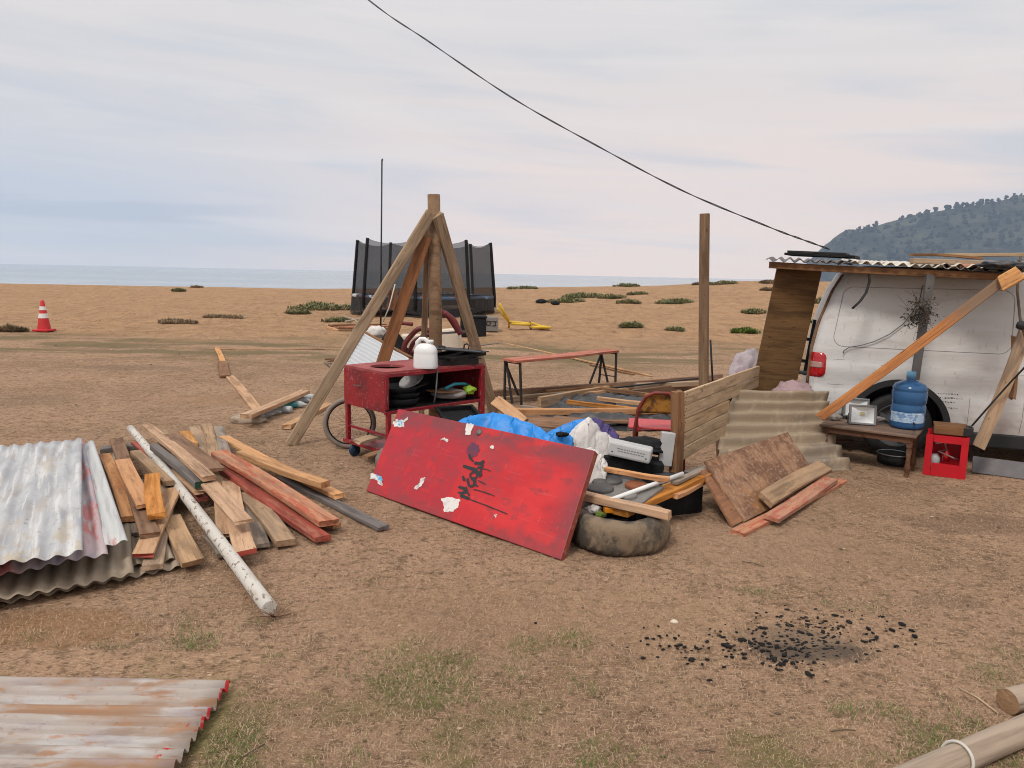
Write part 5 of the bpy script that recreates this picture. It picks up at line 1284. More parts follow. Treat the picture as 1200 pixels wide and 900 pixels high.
# floodlights
def flood(label, p, yawd, tilt, w=.215, h=.175):
    L_ = thing('floodlight', label, 'floodlight', Matrix.Translation(p) @ Matrix.Rotation(R(yawd), 4, 'Z') @ Matrix.Rotation(R(tilt), 4, 'X'), 'floodlights on the table')
    b = MB(); t = .018
    b.box((0, 0, t / 2 + .002), (w, .04, t), ch=.004); b.box((0, 0, h - t / 2), (w, .04, t), ch=.004)
    b.box((-w / 2 + t / 2, 0, h / 2), (t, .039, h - 2 * t + .004), ch=.002); b.box((w / 2 - t / 2, 0, h / 2), (t, .039, h - 2 * t + .004), ch=.002)
    b.build('housing', M['lampgrey'], parent=L_)
    b = MB(); b.box((0, .03, h / 2), (w * .8, .03, h * .78), ch=.01); b.build('heat_sink', M['cable'], parent=L_)
    b = MB(); a, d = w / 2 - t, h / 2 - t; ia, id_ = .032, .026; c = V(0, 0, h / 2)
    o4 = [c + V(sx * a, -.012, sz * d) for sx, sz in ((-1, -1), (1, -1), (1, 1), (-1, 1))]; i4 = [c + V(sx * ia, .012, sz * id_ + .012) for sx, sz in ((-1, -1), (1, -1), (1, 1), (-1, 1))]
    b.add(o4 + i4, [(k, (k + 1) % 4, 4 + (k + 1) % 4, 4 + k) for k in range(4)] + [(4, 5, 6, 7)]); b.build('reflector', M['lampglass'], parent=L_, recalc=False)
    b = MB(); b.box((0, .006, h / 2 + .012), (.034, .004, .030)); b.build('led_chip', M['led'], parent=L_)
    b = MB(); b.box((0, -.0135, h / 2), (2 * a - .001, .0015, 2 * d - .001)); b.build('black_border', M['cable'], parent=L_) if False else None
    b = MB(); b.tube([V(-w / 2 - .004, 0, h * .55), V(-w / 2 - .006, .05, .02), V(w / 2 + .006, .05, .02), V(w / 2 + .004, 0, h * .55)], .006, 6); b.build('bracket', M['steel'], parent=L_)
flood('front floodlight with a pale reflector leaning on the low table', A(1012, 499, .361) + V(0, .03, 0), -18, -14)
flood('second floodlight half hidden behind the front one on the table', A(1006, 490.5, .361) + V(-.0, .06, .0), -18, -10)
for (x, y, rx, lb) in [(975, 492, .075, 'grey stone on the left end of the low table'), (1031, 494, .045, 'small grey stone between floodlight and water bottle')]:
    p = A(x, y, .361); b = MB(); b.lump(p + V(0, 0, rx * .42), (rx, rx * .8, rx * .55), x, .4, 1.8, 3, floor=.362); tag(b.build('stone', M['stone'], recalc=False), lb, 'stone')
# below the table
pq = A(1054, 548, 0)
po = thing('black_pot', 'wide black pot standing on the ground under the table', 'pot', pq + V(.0, .12, 0))
b = MB(); b.lathe([(0, .0), (.10, 0), (.125, .02), (.132, .10), (.126, .10), (.12, .025), (0, .012)], n=30); b.build('pot_body', M['black'], parent=po)
b = MB(); b.tube([(.132 * math.cos(a), .132 * math.sin(a), .10) for a in np.linspace(0, 6.283, 31)[:-1]], .005, 6, closed=True); b.build('rim', M['alu'], parent=po)
jk = thing('car_jack', 'rusty car jack with a red base under the table', 'jack', A(984, 530, 0) + V(0, .25, 0))
b = MB(); b.box((0, 0, .02), (.16, .10, .04), ch=.006); b.build('base', M['rustred'], parent=jk)
b = MB(); b.tube([(0, 0, .04), (0, 0, .17)], .018, 10); b.build('screw', M['steel'], parent=jk)
b = MB(); b.bar((0, 0, .06), (.22, -.03, .07), .02, .012); b.build('handle', M['rustred'], parent=jk)
b = MB(); b.tube([A(1092, 505, .20) + V(-.06, .14, 0), A(1092, 505, .46) + V(-.06, .16, .03)], .007, 6); b.box((0, 0, 0), (.025, .01, .06), Matrix.Translation(A(1093, 478, .47) + V(-.05, .10, 0))); tag(b.build('brush', M['cable']), 'black brush standing up behind the red crate', 'brush')
# red crate
cfl, cfr = A(1082, 556, 0), A(1131, 562.5, 0)
CMx = frame(cfl, cfr, at=0.5); CWd = (cfr - cfl).length; CH = .345; CD = .30
cr_ = thing('bottle_crate', 'red plastic bottle crate with an open front beside the table', 'crate', CMx)
b = MB(); t = .016
b.box((0, CD - t / 2, CH / 2), (CWd, t, CH)); b.box((-CWd / 2 + t / 2, CD / 2, CH / 2), (t, CD - 2 * t, CH - .002)); b.box((CWd / 2 - t / 2, CD / 2, CH / 2), (t, CD - 2 * t, CH - .002)); b.box((0, CD / 2, .015), (CWd - 2 * t, CD - 2 * t, .02))
fwid = .052
b.box((-CWd / 2 + fwid / 2 - .006, t / 2, CH / 2), (fwid - .012 + .012, t, CH)); b.box((CWd / 2 - fwid / 2, t / 2, CH / 2), (fwid, t, CH))
b.box((0, t / 2 + .001, .055), (CWd - 2 * fwid + .004, t, .108)); b.box((0, t / 2 + .001, CH - .03), (CWd - 2 * fwid + .004, t, .058))
b.build('crate_body', M['cratered'], parent=cr_)
b = MB(); b.box((CWd / 2 + .001, CD / 2, .14), (.003, CD * .6, .03)); b.build('white_mark', M['reflect'], parent=cr_)
for pts, r_, lb in [([(-.09, .03, .27), (-.02, .05, .285), (.0, .06, .22), (-.06, .07, .20), (.05, .06, .16), (.09, .08, .14)], .008, 'bent chrome pipe inside the red crate')]:
    b = MB(); b.tube([CMx @ V(*p) for p in pts], r_, 8); tag(b.build('pipe', M['alu']), lb, 'pipe')
b = MB(); b.lathe([(0, 0), (.028, 0), (.030, .06), (.02, .09), (.012, .10), (0, .10)], CMx @ Matrix.Translation(V(.0, .09, .12)), 16); tag(b.build('flask', M['redlens']), 'small red flask standing inside the red crate', 'flask')
b = MB(); b.lathe([(0, 0), (.04, 0), (.042, .11), (.02, .14), (0, .14)], CMx @ Matrix.Translation(V(-.08, .12, .026)), 16); tag(b.build('jar', M['clear']), 'pale glass jar at the left inside the red crate', 'jar')
b = MB(); b.box((.01, .0, .0), (.25, .19, .075), ch=.004); tag(b.build('wooden_box', M['boxwood'], mw=CMx @ Matrix.Translation(V(-.0, .15, CH + .04)) @ Matrix.Rotation(R(4), 4, 'Z')), 'small flat wooden box on top of the red crate', 'box')
b = MB(); b.box((0, 0, 0), (.07, .09, .075), ch=.008); b.box((.0, .0, .042), (.045, .05, .012), ch=.003); tag(b.build('black_adapter', M['cable'], mw=CMx @ Matrix.Translation(V(CWd / 2 - .012, .10, CH + .039))), 'black plastic adapter on the right edge of the red crate', 'adapter')
# blankets beside the van
def bundle(name, p, rad, m_, label, seed, amp=.22, floor=0.0, sc=1.8, ridge=.12):
    b = MB(); b.lump(p, rad, seed, amp, sc, 4, floor=floor, ridge=ridge); return tag(b.build(name, m_, recalc=False), label, 'cloth')
bundle('blanket', V(*(Dp(930, 450, 6.95).xy), .52), (.17, .16, .13), M['pinkcloth'], 'crumpled dusty pink blanket on the box behind the leaning sheet', 2)
b = MB(); b.box((0, 0, .21), (.50, .40, .42), ch=.01); tag(b.build('cardboard_box', M['blackmatte'], mw=yaw(V(*(Dp(930, 450, 7.0).xy), 0), -18)), 'dark box under the pink blanket beside the van', 'box')
b = MB(); b.box((0, 0, 0), (.24, .15, .02)); tag(b.build('black_board', M['cable'], mw=yaw(Dp(931, 436, 7.25), -18)), 'small black board behind the pink blanket', 'board')
b = MB(); b.box((0, 0, 0), (.03, .04, .62)); b.box((.09, .0, .02), (.03, .04, .56)); b.box((.045, 0, -.12), (.09, .03, .03)); b.box((.045, 0, .10), (.09, .03, .03)); tag(b.build('ladder_frame', M['cable'], mw=yaw(Dp(937, 408, 7.5), -18) @ Matrix.Rotation(R(6), 4, 'Y')), 'narrow black frame standing behind the dark plywood strip', 'frame')
bundle('bundle', V(*(Dp(876, 420, 8.2).xy), .52), (.17, .17, .28), M['bundle'], 'pale pinkish cloth bundle left of the dark plywood strip', 5)
b = MB(); b.box((0, 0, .2), (.45, .35, .42), ch=.01); tag(b.build('dark_box', M['blackmatte'], mw=yaw(V(*(Dp(872, 430, 8.3).xy), 0), 8)), 'dark box under the pale cloth bundle', 'box')
# ------------------------------------------------------------------ big old tyre with a beam across it
tc_ = A(732, 668, 0) ; tyre_c = V(132 / 880 * 4.42, 4.38, 0)
b = MB(); g = random.Random(2)
prof = [(.185, .018), (.225, .002), (.262, .0), (.288, .018), (.302, .05), (.305, .10), (.302, .15), (.290, .182), (.262, .202), (.225, .206), (.195, .196), (.178, .18), (.172, .165)]
n = 64; vs = []
for i, (r, z) in enumerate(prof):
    for k in range(n):
        a = 2 * math.pi * k / n
        lug = .006 * (1 if (k + (i % 2)) % 2 else -1) if 3 <= i <= 8 else 0
        rr = r + lug + .010 * noise.noise(V(math.cos(a) * 2, math.sin(a) * 2, z * 9)) + .004 * noise.noise(V(math.cos(a) * 9, math.sin(a) * 9, z * 25))
        zz = z + .010 * noise.noise(V(math.cos(a) * 1.5, math.sin(a) * 1.5, 4)) * (z / .2)
        vs.append(V(rr * math.cos(a), rr * math.sin(a), zz))
b.add(vs, [(i*n+k, i*n+(k+1)%n, (i+1)*n+(k+1)%n, (i+1)*n+k) for i in range(len(prof) - 1) for k in range(n)], 0, True)
ot = thing('big_tyre', 'large muddy old tyre lying flat at the right corner of the red panel', 'tyre', tyre_c)
b.build('tread_and_sidewalls', M['oldtyre'], parent=ot)
b = MB(); b.lathe([(.172, .166), (.190, .150), (.275, .12), (.285, .08), (.27, .03), (.185, .018)], n=48); b.build('inner_liner', M['rubber'], parent=ot)
HP_ = 'timbers lying over the rubbish heap'
plank(A(684, 581, .255), A(785, 604, .235), .062, .05, M['pine'], 'short pale beam lying across the big old tyre', HP_, bend=.002)
plank(A(726, 600, .20), A(826, 556, .25), .12, .045, M['orange'], 'orange beam running from the tyre up towards the stained board', HP_, bend=.002)
plank(A(790, 582, .21), A(826, 562, .22), .05, .03, M['orange'], 'split orange lath under the orange beam', HP_)
b = MB(); b.tube([A(715, 586, .26), A(800, 555, .31)], .014, 10); tag(b.build('white_tube', M['white']), 'white plastic tube lying behind the orange beam', 'tube')
plank(A(790, 566, .27), A(890, 520, .30), .05, .02, M['grey'], 'grey lath running behind the orange beam below the cream boards', HP_)
plank(A(708, 549, .34), A(784, 562, .32), .045, .03, M['orange'], 'thin orange lath between the hob and the black box', HP_)
# tyre filling
b = MB(); b.lump(tyre_c + V(-.02, .02, .07), (.17, .17, .07), 4, .4, 3, 3, floor=.01); tag(b.build('black_bag', M['blackplastic'], recalc=False), 'black plastic bag stuffed into the big old tyre', 'bag')
b = MB(); b.lump(A(695, 597, .19), (.045, .035, .03), 7, .6, 3, 3); tag(b.build('paper_scrap', M['bagwhite'], recalc=False), 'white crumpled scrap in the big old tyre', 'scrap')
b = MB(); b.box((0, 0, 0), (.055, .05, .035), ch=.006); tag(b.build('orange_block', M['orangeplastic'], mw=yaw(A(713, 597, .20), 12)), 'small bright orange block in the big old tyre', 'block')
b = MB(); b.lump(A(704, 603, .17), (.035, .02, .02), 3, .6, 3, 3); tag(b.build('green_scrap', M['shrub3'], recalc=False), 'greenish twisted scrap beside the white one in the tyre', 'scrap')
# black crate behind the tyre
bk = A(806, 606, 0)
bc = thing('black_crate', 'black plastic crate under the orange beam right of the tyre', 'crate', yaw(bk + V(0, 0, 0), 24))
b = MB(); b.box((0, .22, .10), (.30, .36, .20), ch=.01); b.build('crate_body', M['blackmatte'], parent=bc)
b = MB(); b.lump((-.01, .20, .19), (.13, .15, .04), 4, .5, 3, 3); b.build('bag_filling', M['blackplastic'], parent=bc, recalc=False)

# ------------------------------------------------------------------ the heap itself: hob, boxes, sacks, tarps
hb = thing('hob', 'dusty hob plate with round burner caps lying on the heap', 'hob', frame(A(690, 571, .25), A(752, 583, .25)) @ Matrix.Rotation(R(4), 4, 'X'))
b = MB(); b.box((.0, .06, -.015), (.44, .42, .03), ch=.006); b.build('plate', M['hob'], parent=hb)
b = MB(); b.box((.0, .06, -.09), (.43, .41, .115)); b.build('oven_box', M['blackmatte'], parent=hb)
for k, (x, y, r, m_) in enumerate([(-.11, .17, .075, 'brass'), (.07, .16, .07, 'burnrust'), (-.10, .0, .085, 'brass'), (-.15, .09, .05, 'brass'), (.10, -.03, .06, 'hob')]):
    b = MB(); b.lathe([(0, .02), (r * .9, .02), (r, .012), (r, 0)], Matrix.Translation(V(x, y, .001 + .003 * (k % 2))), 24); b.build('burner_cap', M[m_], parent=hb)
def obox(name, c0, c1, depth, h, m_, label, cat, ch=.008, dz=0):
    mw = frame(c0, c1); L_ = (c1 - c0).length
    b = MB(); b.box((0, depth / 2, -h / 2 + dz), (L_, depth, h), ch=ch); return tag(b.build(name, m_, mw=mw), label, cat)
obox('black_box', Dp(708, 535, 5.24), Dp(779, 545, 5.22), .24, .27, M['blackmatte'], 'black box under the grey case on the heap', 'box')
gc = thing('grey_case', 'pale grey case with small print tilted on the heap', 'case', frame(Dp(713, 525, 5.20), Dp(762.5, 536, 5.12)) @ Matrix.Rotation(R(-4), 4, 'X'))
Lg = (Dp(762.5, 536, 5.12) - Dp(713, 525, 5.20)).length
b = MB(); b.box((0, .08, .0), (Lg, .16, .105), ch=.016); b.build('case_body', M['greycase'], parent=gc)
b = MB(); rr = random.Random(6)
for row in range(2):
    x = -.09 + .01 * row
    while x < .10:
        w = rr.uniform(.008, .022); b.box((x + w / 2, -.0007, .012 - .017 * row), (w, .001, .007)); x += w + .005
b.build('print', M['ink'], parent=gc)
b = MB()
for x in (-Lg / 2 + .03, Lg / 2 - .03): b.lathe([(0, .003), (.005, .003), (.005, 0)], Matrix.Translation(V(x, -.0, -.018)) @ Matrix.Rotation(R(90), 4, 'X'), 10)
b.build('screws', M['cable'], parent=gc)
b = MB(); b.box((0, .0, 0), (.10, .05, .25), ch=.006); tag(b.build('pale_box', M['greycase'], mw=frame(Dp(769, 545, 5.34), Dp(787, 548, 5.34)) @ Matrix.Translation(V(.0, .03, .125)) @ Matrix.Rotation(R(-4), 4, 'Y')), 'upright pale grey box beside the dark post of the cream panel', 'box')
b = MB(); b.lump(Dp(751, 522, 5.42), (.17, .14, .065), 9, .25, 1.7, 4, ridge=.12); tag(b.build('black_jacket', M['blackmatte'], recalc=False), 'black cloth bag lying behind the grey case', 'bag')
def sack(name, pts, m_, label, cat, seed, depth=.32, base=0.0, nu=46, nv=26, wr=.035, out=.06):
    """cloth draped over the heap: pts along its crest, falling off to front and back"""
    def fn(u, v):
        i = min(int(u * (len(pts) - 1)), len(pts) - 2); f = u * (len(pts) - 1) - i; f = f * f * (3 - 2 * f)
        p = pts[i].lerp(pts[i + 1], f)
        s_ = (v - .5) * 2
        fall = abs(s_) ** 1.8
        z = p.z * (1 - fall) + base * fall
        q_ = V(p.x + out * s_ * .3, p.y + depth * s_, z)
        w = 1 - 2 * abs(noise.noise(V(u * 5 + seed, v * 3.4, seed))); w2 = 1 - 2 * abs(noise.noise(V(u * 11 + seed, v * 8, seed + 4)))
        k = (1 - fall) * .6 + .4
        q_ += V(.02 * w2, -.4 * wr * w, wr * (w + .45 * w2)) * k * min(1, 8 * u * (1 - u) + .3)
        q_.z = max(q_.z, base + .004); return q_
    b = MB(); b.grid(fn, nu, nv); return tag(b.build(name, m_, solid=.004, recalc=False), label, cat)
sack('blue_tarp', [A(534, 497, .50), A(548, 492, .54), A(575, 490, .55), A(600, 495, .53), A(622, 503, .49), A(640, 511, .46)], M['tarp'], 'bright blue tarpaulin bunched up behind the top of the red panel', 'tarpaulin', 3, .22, .15)
sack('blue_bag', [Dp(632, 514, 5.2), Dp(645, 508, 5.2), Dp(660, 508, 5.2), Dp(670, 518, 5.2)], M['tarp'], 'smaller blue plastic bag with a dark opening left of the white sack', 'bag', 14, .10, .22, wr=.014)
sack('blue_sheet', [Dp(636, 510, 5.55), Dp(655, 500, 5.55), Dp(671, 494, 5.55), Dp(685, 490, 5.55)], M['tarp'], 'blue plastic strip running up along the white sack', 'sheet', 24, .06, .3, wr=.006)
sack('white_sack', [Dp(662, 515, 5.3), Dp(673, 503, 5.32), Dp(687, 491.5, 5.36), Dp(698, 503, 5.4), Dp(712, 514, 5.42), Dp(730, 522, 5.46)], M['bagwhite'], 'crumpled white sack between the blue bags and the grey case', 'sack', 5, .17, .18, wr=.022)
sack('white_cloth', [A(676, 530, .42), A(690, 528, .44), A(702, 536, .40), A(710, 548, .34)], M['bagwhite'], 'white cloth hanging below the sack behind the panel corner', 'cloth', 8, .10, .20, wr=.02)
sack('purple_cloth', [Dp(688, 492, 5.85), Dp(700, 492, 5.85), Dp(712, 501, 5.85), Dp(724, 512, 5.8)], M['purple'], 'purple cloth hanging over the far side of the white sack', 'cloth', 7, .12, .2, wr=.012)
b = MB(); b.lump(Dp(659, 509, 5.13), (.045, .025, .018), 3, .5, 3, 3); tag(b.build('bag_mouth_shade', M['blackmatte'], recalc=False), 'black lump standing in for shade in the mouth of the smaller blue bag', 'rag')  # shade inside the bag's mouth, modelled as a black lump
tag(plank(Dp(581, 470, 6.25), Dp(614, 497, 5.85), .10, .035, M['fresh'], name='orange_board', roll=40), 'short orange board leaning above the blue tarpaulin', 'board')
plank(A(556, 494, .50), A(594, 503, .49), .05, .015, M['tan'], 'pale board edge between the blue tarpaulin and the red panel')
# the hidden body of the heap
b = MB(); b.lump(V(.05, 5.55, .05), (.75, .42, .38), 6, .25, 2, 4, floor=.0); b.lump(V(.70, 5.25, .04), (.50, .36, .15), 9, .25, 2, 4, floor=.0); tag(b.build('rubbish_heap', M['blackplastic'], recalc=False), 'dark heap of rubbish bags under the tarpaulins and boxes', 'rubbish heap')
# black sheeting inside the floor frame
def sheet(u, v):
    p = A(632 + 165 * u, 505 - 43 * v, 0); p = V(p.x + .12 * noise.noise(V(v * 7, 1, u * 3)), p.y + .12 * noise.noise(V(u * 9, 2, v * 3)), .01)
    w = 1 - 2 * abs(noise.noise(V(p.x * 1.7, p.y * 3.2, 3))); w2 = 1 - 2 * abs(noise.noise(V(p.x * 5, p.y * 7, 8)))
    p.z += max(0, .06 * w + .05 * w2 + .015) * min(1, 6 * u, 6 * (1 - u), 6 * v, 5 * (1 - v)) ; return p
b = MB(); b.grid(sheet, 110, 60); tag(b.build('black_sheeting', M['blackplastic'], recalc=False), 'wrinkled grey black plastic sheeting spread inside the floor frame', 'plastic sheet')

# ------------------------------------------------------------------ folding chair
chy = 5.75
sL, sR = Dp(743, 512, chy), Dp(800, 512, chy); topz = Dp(770, 459, chy).z
chm = frame(V(sL.x, chy, 0), V(sR.x, chy - .06, 0)); cw_ = (sR.x - sL.x)
ch_ = thing('folding_chair', 'rusty red folding chair with its back turned among the rubbish', 'chair', chm)
hw = cw_ / 2; sz = .41
pts = [V(-hw - .01, .02, .0), V(-hw, .0, sz), V(-hw + .02, -.02, topz - .14), V(-hw + .07, -.035, topz - .035), V(-hw + .14, -.04, topz), V(hw - .14, -.04, topz), V(hw - .07, -.035, topz - .035), V(hw - .02, -.02, topz - .14), V(hw, .0, sz), V(hw + .01, .02, 0)]
b = MB(); b.tube(pts, .014, 8); b.build('back_frame', M['rustred'], parent=ch_)
b = MB()
def bk_(u, v):
    x = (-hw + .025) + (cw_ - .05) * u; z = topz - .165 + .158 * v; e = abs(u - .5) * 2
    if v > .5: z -= max(0, e - .72) / .28 * .10 * (v - .5) * 2
    return V(x, -.030 + .02 * (1 - e * e), z)
b.grid(bk_, 18, 6); b.build('backrest', M['rustyellow'], parent=ch_, solid=.006, recalc=False)
b = MB(); b.box((-.02, .24, sz), (cw_ + .06, .36, .022), ch=.009); b.build('seat', M['seatred'], parent=ch_)
for s_ in (-1, 1):
    b = MB(); b.tube([V(s_ * (hw - .02), .36, .0), V(s_ * (hw - .02), .10, sz - .01), V(s_ * (hw - .01), .01, sz + .09)], .012, 8); b.build('leg', M['rustred'], parent=ch_)
    b = MB(); b.add([V(s_ * (hw - .005), -.006, sz + .10), V(s_ * (hw - .04), .02, sz + .0), V(s_ * (hw - .075), .06, sz - .02), V(s_ * (hw), .0, sz - .02)], [(0, 1, 2, 3)]); b.build('hinge_plate', M['seatred'], parent=ch_, solid=.006, recalc=False)

# ------------------------------------------------------------------ cream board panel with the dark post
pa = thing('board_panel', 'panel of five cream boards nailed to a dark upright post', 'panel', A(794, 590, 0))
po_ = pa.location.copy()
L0 = Dp(801, 459, 5.42); RT = Dp(889, 428, 7.10)
pdir = V(RT.x - L0.x, RT.y - L0.y, 0); full = pdir.length; pdir.normalize()
Lb0 = Dp(801, 541, 5.42)
hgt = L0.z - Lb0.z; bwid = hgt / 5
slope = (RT.z - L0.z) / full
for k in range(5):
    zc_ = L0.z - bwid * (k + .5)
    rx = full if k < 2 else full * (.555 if k < 4 else .54)
    a = V(L0.x, L0.y, zc_) + pdir * -.02; e = V(L0.x, L0.y, zc_) + pdir * rx + V(0, 0, slope * rx)
    if k >= 2: e.z -= .0
    o = plank(a, e, .022, bwid - .008, M['slat'], name='board', parent=None, bend=.004, ch=.004); mw = o.matrix_world.copy(); o.parent = pa; o.matrix_local = Matrix.Translation(-po_) @ mw
pt_, pbm = Dp(794, 459, 5.40), Dp(790, 588, 5.38)
o = plank(pbm, pt_, .085, .07, M['brown'], name='post', roll=0); mw = o.matrix_world.copy(); o.parent = pa; o.matrix_local = Matrix.Translation(-po_) @ mw
nm = pdir.cross(Z).normalized()
for (a, c) in [((803, 459), (803, 541)), ((847, 470), (848, 530))]:
    ya = 5.44 + (.0 if a[0] < 820 else 1.0)
    o = plank(Dp(a[0], a[1], ya) - nm * .04, Dp(c[0], c[1] + 14, ya) - nm * .04, .05, .03, M['brown'], name='rail'); mw = o.matrix_world.copy(); o.parent = pa; o.matrix_local = Matrix.Translation(-po_) @ mw
b = MB()
for k in range(5):
    for dx, dz in ((.02, .2), (.045, -.25), (.025, -.1)):
        p = V(L0.x, L0.y, L0.z - bwid * (k + .5 + dz)) + pdir * dx + nm * .013
        b.lump(p - po_, (.004, .004, .004), 1, 0, 1, 1)
b.build('nail_heads', M['cable'], parent=pa, recalc=False)
plank(A(806, 556, .20), A(905, 523, .22), .07, .04, M['dgrey'], 'dark grey rail lying below the cream boards behind the stained board')

# ------------------------------------------------------------------ stained board with planks at its foot
sBL, sTL, sTR, sBR = A(873, 611, .015), A(826, 540, .35), A(923, 506, .35), A(962, 566, .015)
sn = (sBR - sBL).cross(sTL - sBL).normalized()
so_, smw, sn = slab('stained_board', sBL, sBR, sTL, .018, M['ply'], bev=.002, P11=onplane(923, 506, sBL, sn))
tag(so_, 'stained brown plywood board leaning back over a second board', 'board')
s2, _, _ = slab('back_board', A(859, 617, .015), A(940, 572, .015), A(822, 551, .30), .02, M['rbrace'], bev=.002)
tag(s2, 'reddish brown board hidden behind the stained plywood, its left edge showing', 'board')
SG = 'planks at the foot of the stained board'
plank(A(897, 586, .10), A(966, 547, .105), .125, .04, M['tan'], 'pale tan plank resting against the stained board', SG, roll=30)
plank(A(864, 625, .02), A(985, 563, .018), .10, .024, M['redgrain'], 'red-flecked plank lying lowest in front of the stained board', SG)
plank(A(904, 608, .05), A(973, 562, .055), .115, .03, M['redgrain'], 'short red-flecked plank with a white spot lying on the lowest one', SG)

# ------------------------------------------------------------------ overhead cable
b = MB(); st_ = []
cp = [(300, -110, 11.0), (432, 0, 10.2), (500, 47, 9.7), (600, 114.5, 9.2), (700, 171, 8.7), (800, 223.5, 8.2), (900, 265.5, 7.7), (940, 280.5, 7.5), (972, 292, 7.3)]
w = [Dp(*c) for c in cp]; w = [w[0] + (w[0] - w[1]) * 1.5] + w
fine = []
for i in range(len(w) - 1):
    p_1 = w[max(i - 1, 0)]; p2_ = w[min(i + 2, len(w) - 1)]
    for k in range(12):
        t = k / 12; a, c = w[i], w[i + 1]
        fine.append(.5 * ((2 * a) + (c - p_1) * t + (2 * p_1 - 5 * a + 4 * c - p2_) * t * t + (3 * a - p_1 - 3 * c + p2_) * t ** 3))
fine.append(w[-1])
for s_ in (0, math.pi):
    b.tube([p + V(math.cos(i * .55 + s_), math.sin(i * .55 + s_) * .3, math.sin(i * .55 + s_)) * .0055 for i, p in enumerate(fine)], .0045, 6)
tag(b.build('overhead_cable', M['cable']), 'twisted black cable sagging from the upper left down to the van roof', 'cable')

# ------------------------------------------------------------------ burnt-out fire
CG = 'charcoal lumps of the burnt-out fire'
g = random.Random(5); fc = A(940, 755); n_ = 0
spots_ = []
for k in range(74):
    u = g.random()
    if u < .42: px, py = g.gauss(945, 34), g.gauss(736, 6.5)
    elif u < .62: px, py = g.gauss(915, 20), g.gauss(778, 6)
    elif u < .80: px, py = g.gauss(985, 22), g.gauss(772, 8)
    elif u < .90: px, py = g.uniform(780, 885), g.gauss(755, 7)
    else: px, py = g.uniform(1010, 1075), g.gauss(742, 8)
    spots_.append((px, py))
spots_ += [(1057, 733), (1072, 747), (1027, 749), (870, 752), (777, 762), (791, 749), (823, 779), (853, 759)]
cm = []
for k in range(8):
    b = MB(); b.lump((0, 0, 0), (.5, .36, .30), k + 40, .55, 2.2, 2); o = b.build('charcoal_lump', M['coal'], recalc=False); cm.append(o.data); bpy.data.objects.remove(o)
for k, (px, py) in enumerate(spots_):
    p = A(px, py); s_ = g.choice((.014, .018, .024, .03, .038)) * (1.15 if k > 73 else .70)
    o = bpy.data.objects.new('charcoal_lump', cm[k % 8]); COL.objects.link(o)
    o.matrix_world = Matrix.Translation(V(p.x, p.y, s_ * .22)) @ Matrix.Rotation(g.uniform(0, 6.28), 4, 'Z') @ Matrix.Diagonal((s_ * g.uniform(.8, 1.6), s_, s_ * .9, 1))
    tag(o, 'black charcoal lump lying around the burnt-out campfire', 'charcoal', CG)
b = MB()
for k in range(420):
    px, py = (g.gauss(945, 42), g.gauss(754, 17)) if k < 330 else (g.gauss(840, 70), g.gauss(756, 11))
    p = A(px, py); r = g.uniform(.002, .008); b.lump((p.x, p.y, r * .5), (r * g.uniform(.8, 2), r, r * .7), k % 17, .4, 2, 1, mi=0)
tag(b.build('charcoal_crumbs', [M['coal'], M['stone']], recalc=False), 'fine charcoal crumbs and ash around the dead fire', 'ash', kind='stuff')
p = A(790, 729); b = MB(); b.lump(p, (.020, .015, .012), 3, .3, 2, 2); tag(b.build('pale_stone', M['foam'], recalc=False), 'single pale stone left of the burnt-out fire', 'stone')

# ------------------------------------------------------------------ logs in the lower right corner
def log(p0, p1, r, label, rope=None, knob=.05):
    mw = frame(p0, p1, at=0); inv = mw.inverted(); L_ = (p1 - p0).length
    lo = thing('log', label, 'log', mw)
    b = MB(); vs = []; n = 26; mm = 24
    for i in range(mm + 1):
        x = L_ * i / mm
        for k in range(n):
            a = 2 * math.pi * k / n
            rr = r * (1 + .06 * noise.noise(V(x * 2, math.cos(a), math.sin(a))) + knob * noise.noise(V(x * 5, math.cos(a) * 2, math.sin(a) * 2 + 5)) - .035 * max(0, noise.noise(V(x * .8, a * 3, 2))))
            vs.append(V(x, rr * math.cos(a) + .012 * math.sin(x * 2), rr * math.sin(a)))
    b.add(vs, [(i*n+k, (i+1)*n+k, (i+1)*n+(k+1)%n, i*n+(k+1)%n) for i in range(mm) for k in range(n)], 0, True); b.build('trunk', M['log'], parent=lo)
    b = MB(); c0_ = [v for v in vs[:n]]; b.add([V(-.004, 0, 0)] + c0_, [(0, (k + 1) % n + 1, k + 1) for k in range(n)]); b.build('cut_end', M['logend'], parent=lo)
    if rope is not None:
        b = MB(); b.tube([V(rope + .012 * math.sin(a), (r + .006) * math.cos(a) + .012 * math.sin(rope * 2), (r + .006) * math.sin(a)) for a in np.linspace(0, 6.283, 31)[:-1]], .0055, 6, closed=True)
        b.build('rope_ring', M['rope'], parent=lo)
    return lo
log(A(1040, 926, .05), A(1330, 806, .05), .047, 'long pale barkless log with a rope ring lying in the lower right corner', .345)
log(A(1181, 822, .05), A(1330, 790, .05), .046, 'second log with a dark cut end at the right edge behind the roped log', None)
# twigs
for i, (a, c) in enumerate([((1118, 803), (1170, 836)), ((973, 857), (1003, 856)), ((283, 888), (310, 872)), ((870, 588 + 70), (895, 664)), ((815, 880), (838, 881))]):
    p0, p1 = A(*a, .008), A(*c, .008)
    b = MB(); b.tube([p0, p0.lerp(p1, .5) + V(.006, 0, .006), p1], .004 if i == 0 else .0025, 5)
    tag(b.build('twig', M['straw'] if i == 0 else M['twig']), ['dry pale stalk pointing at the end of the roped log', 'thin dark twig left of the roped log', 'thin dark twig beside the rusty foreground sheet', 'dark twig in front of the stained board', 'short twig at the lower edge left of the logs'][i], 'twig')

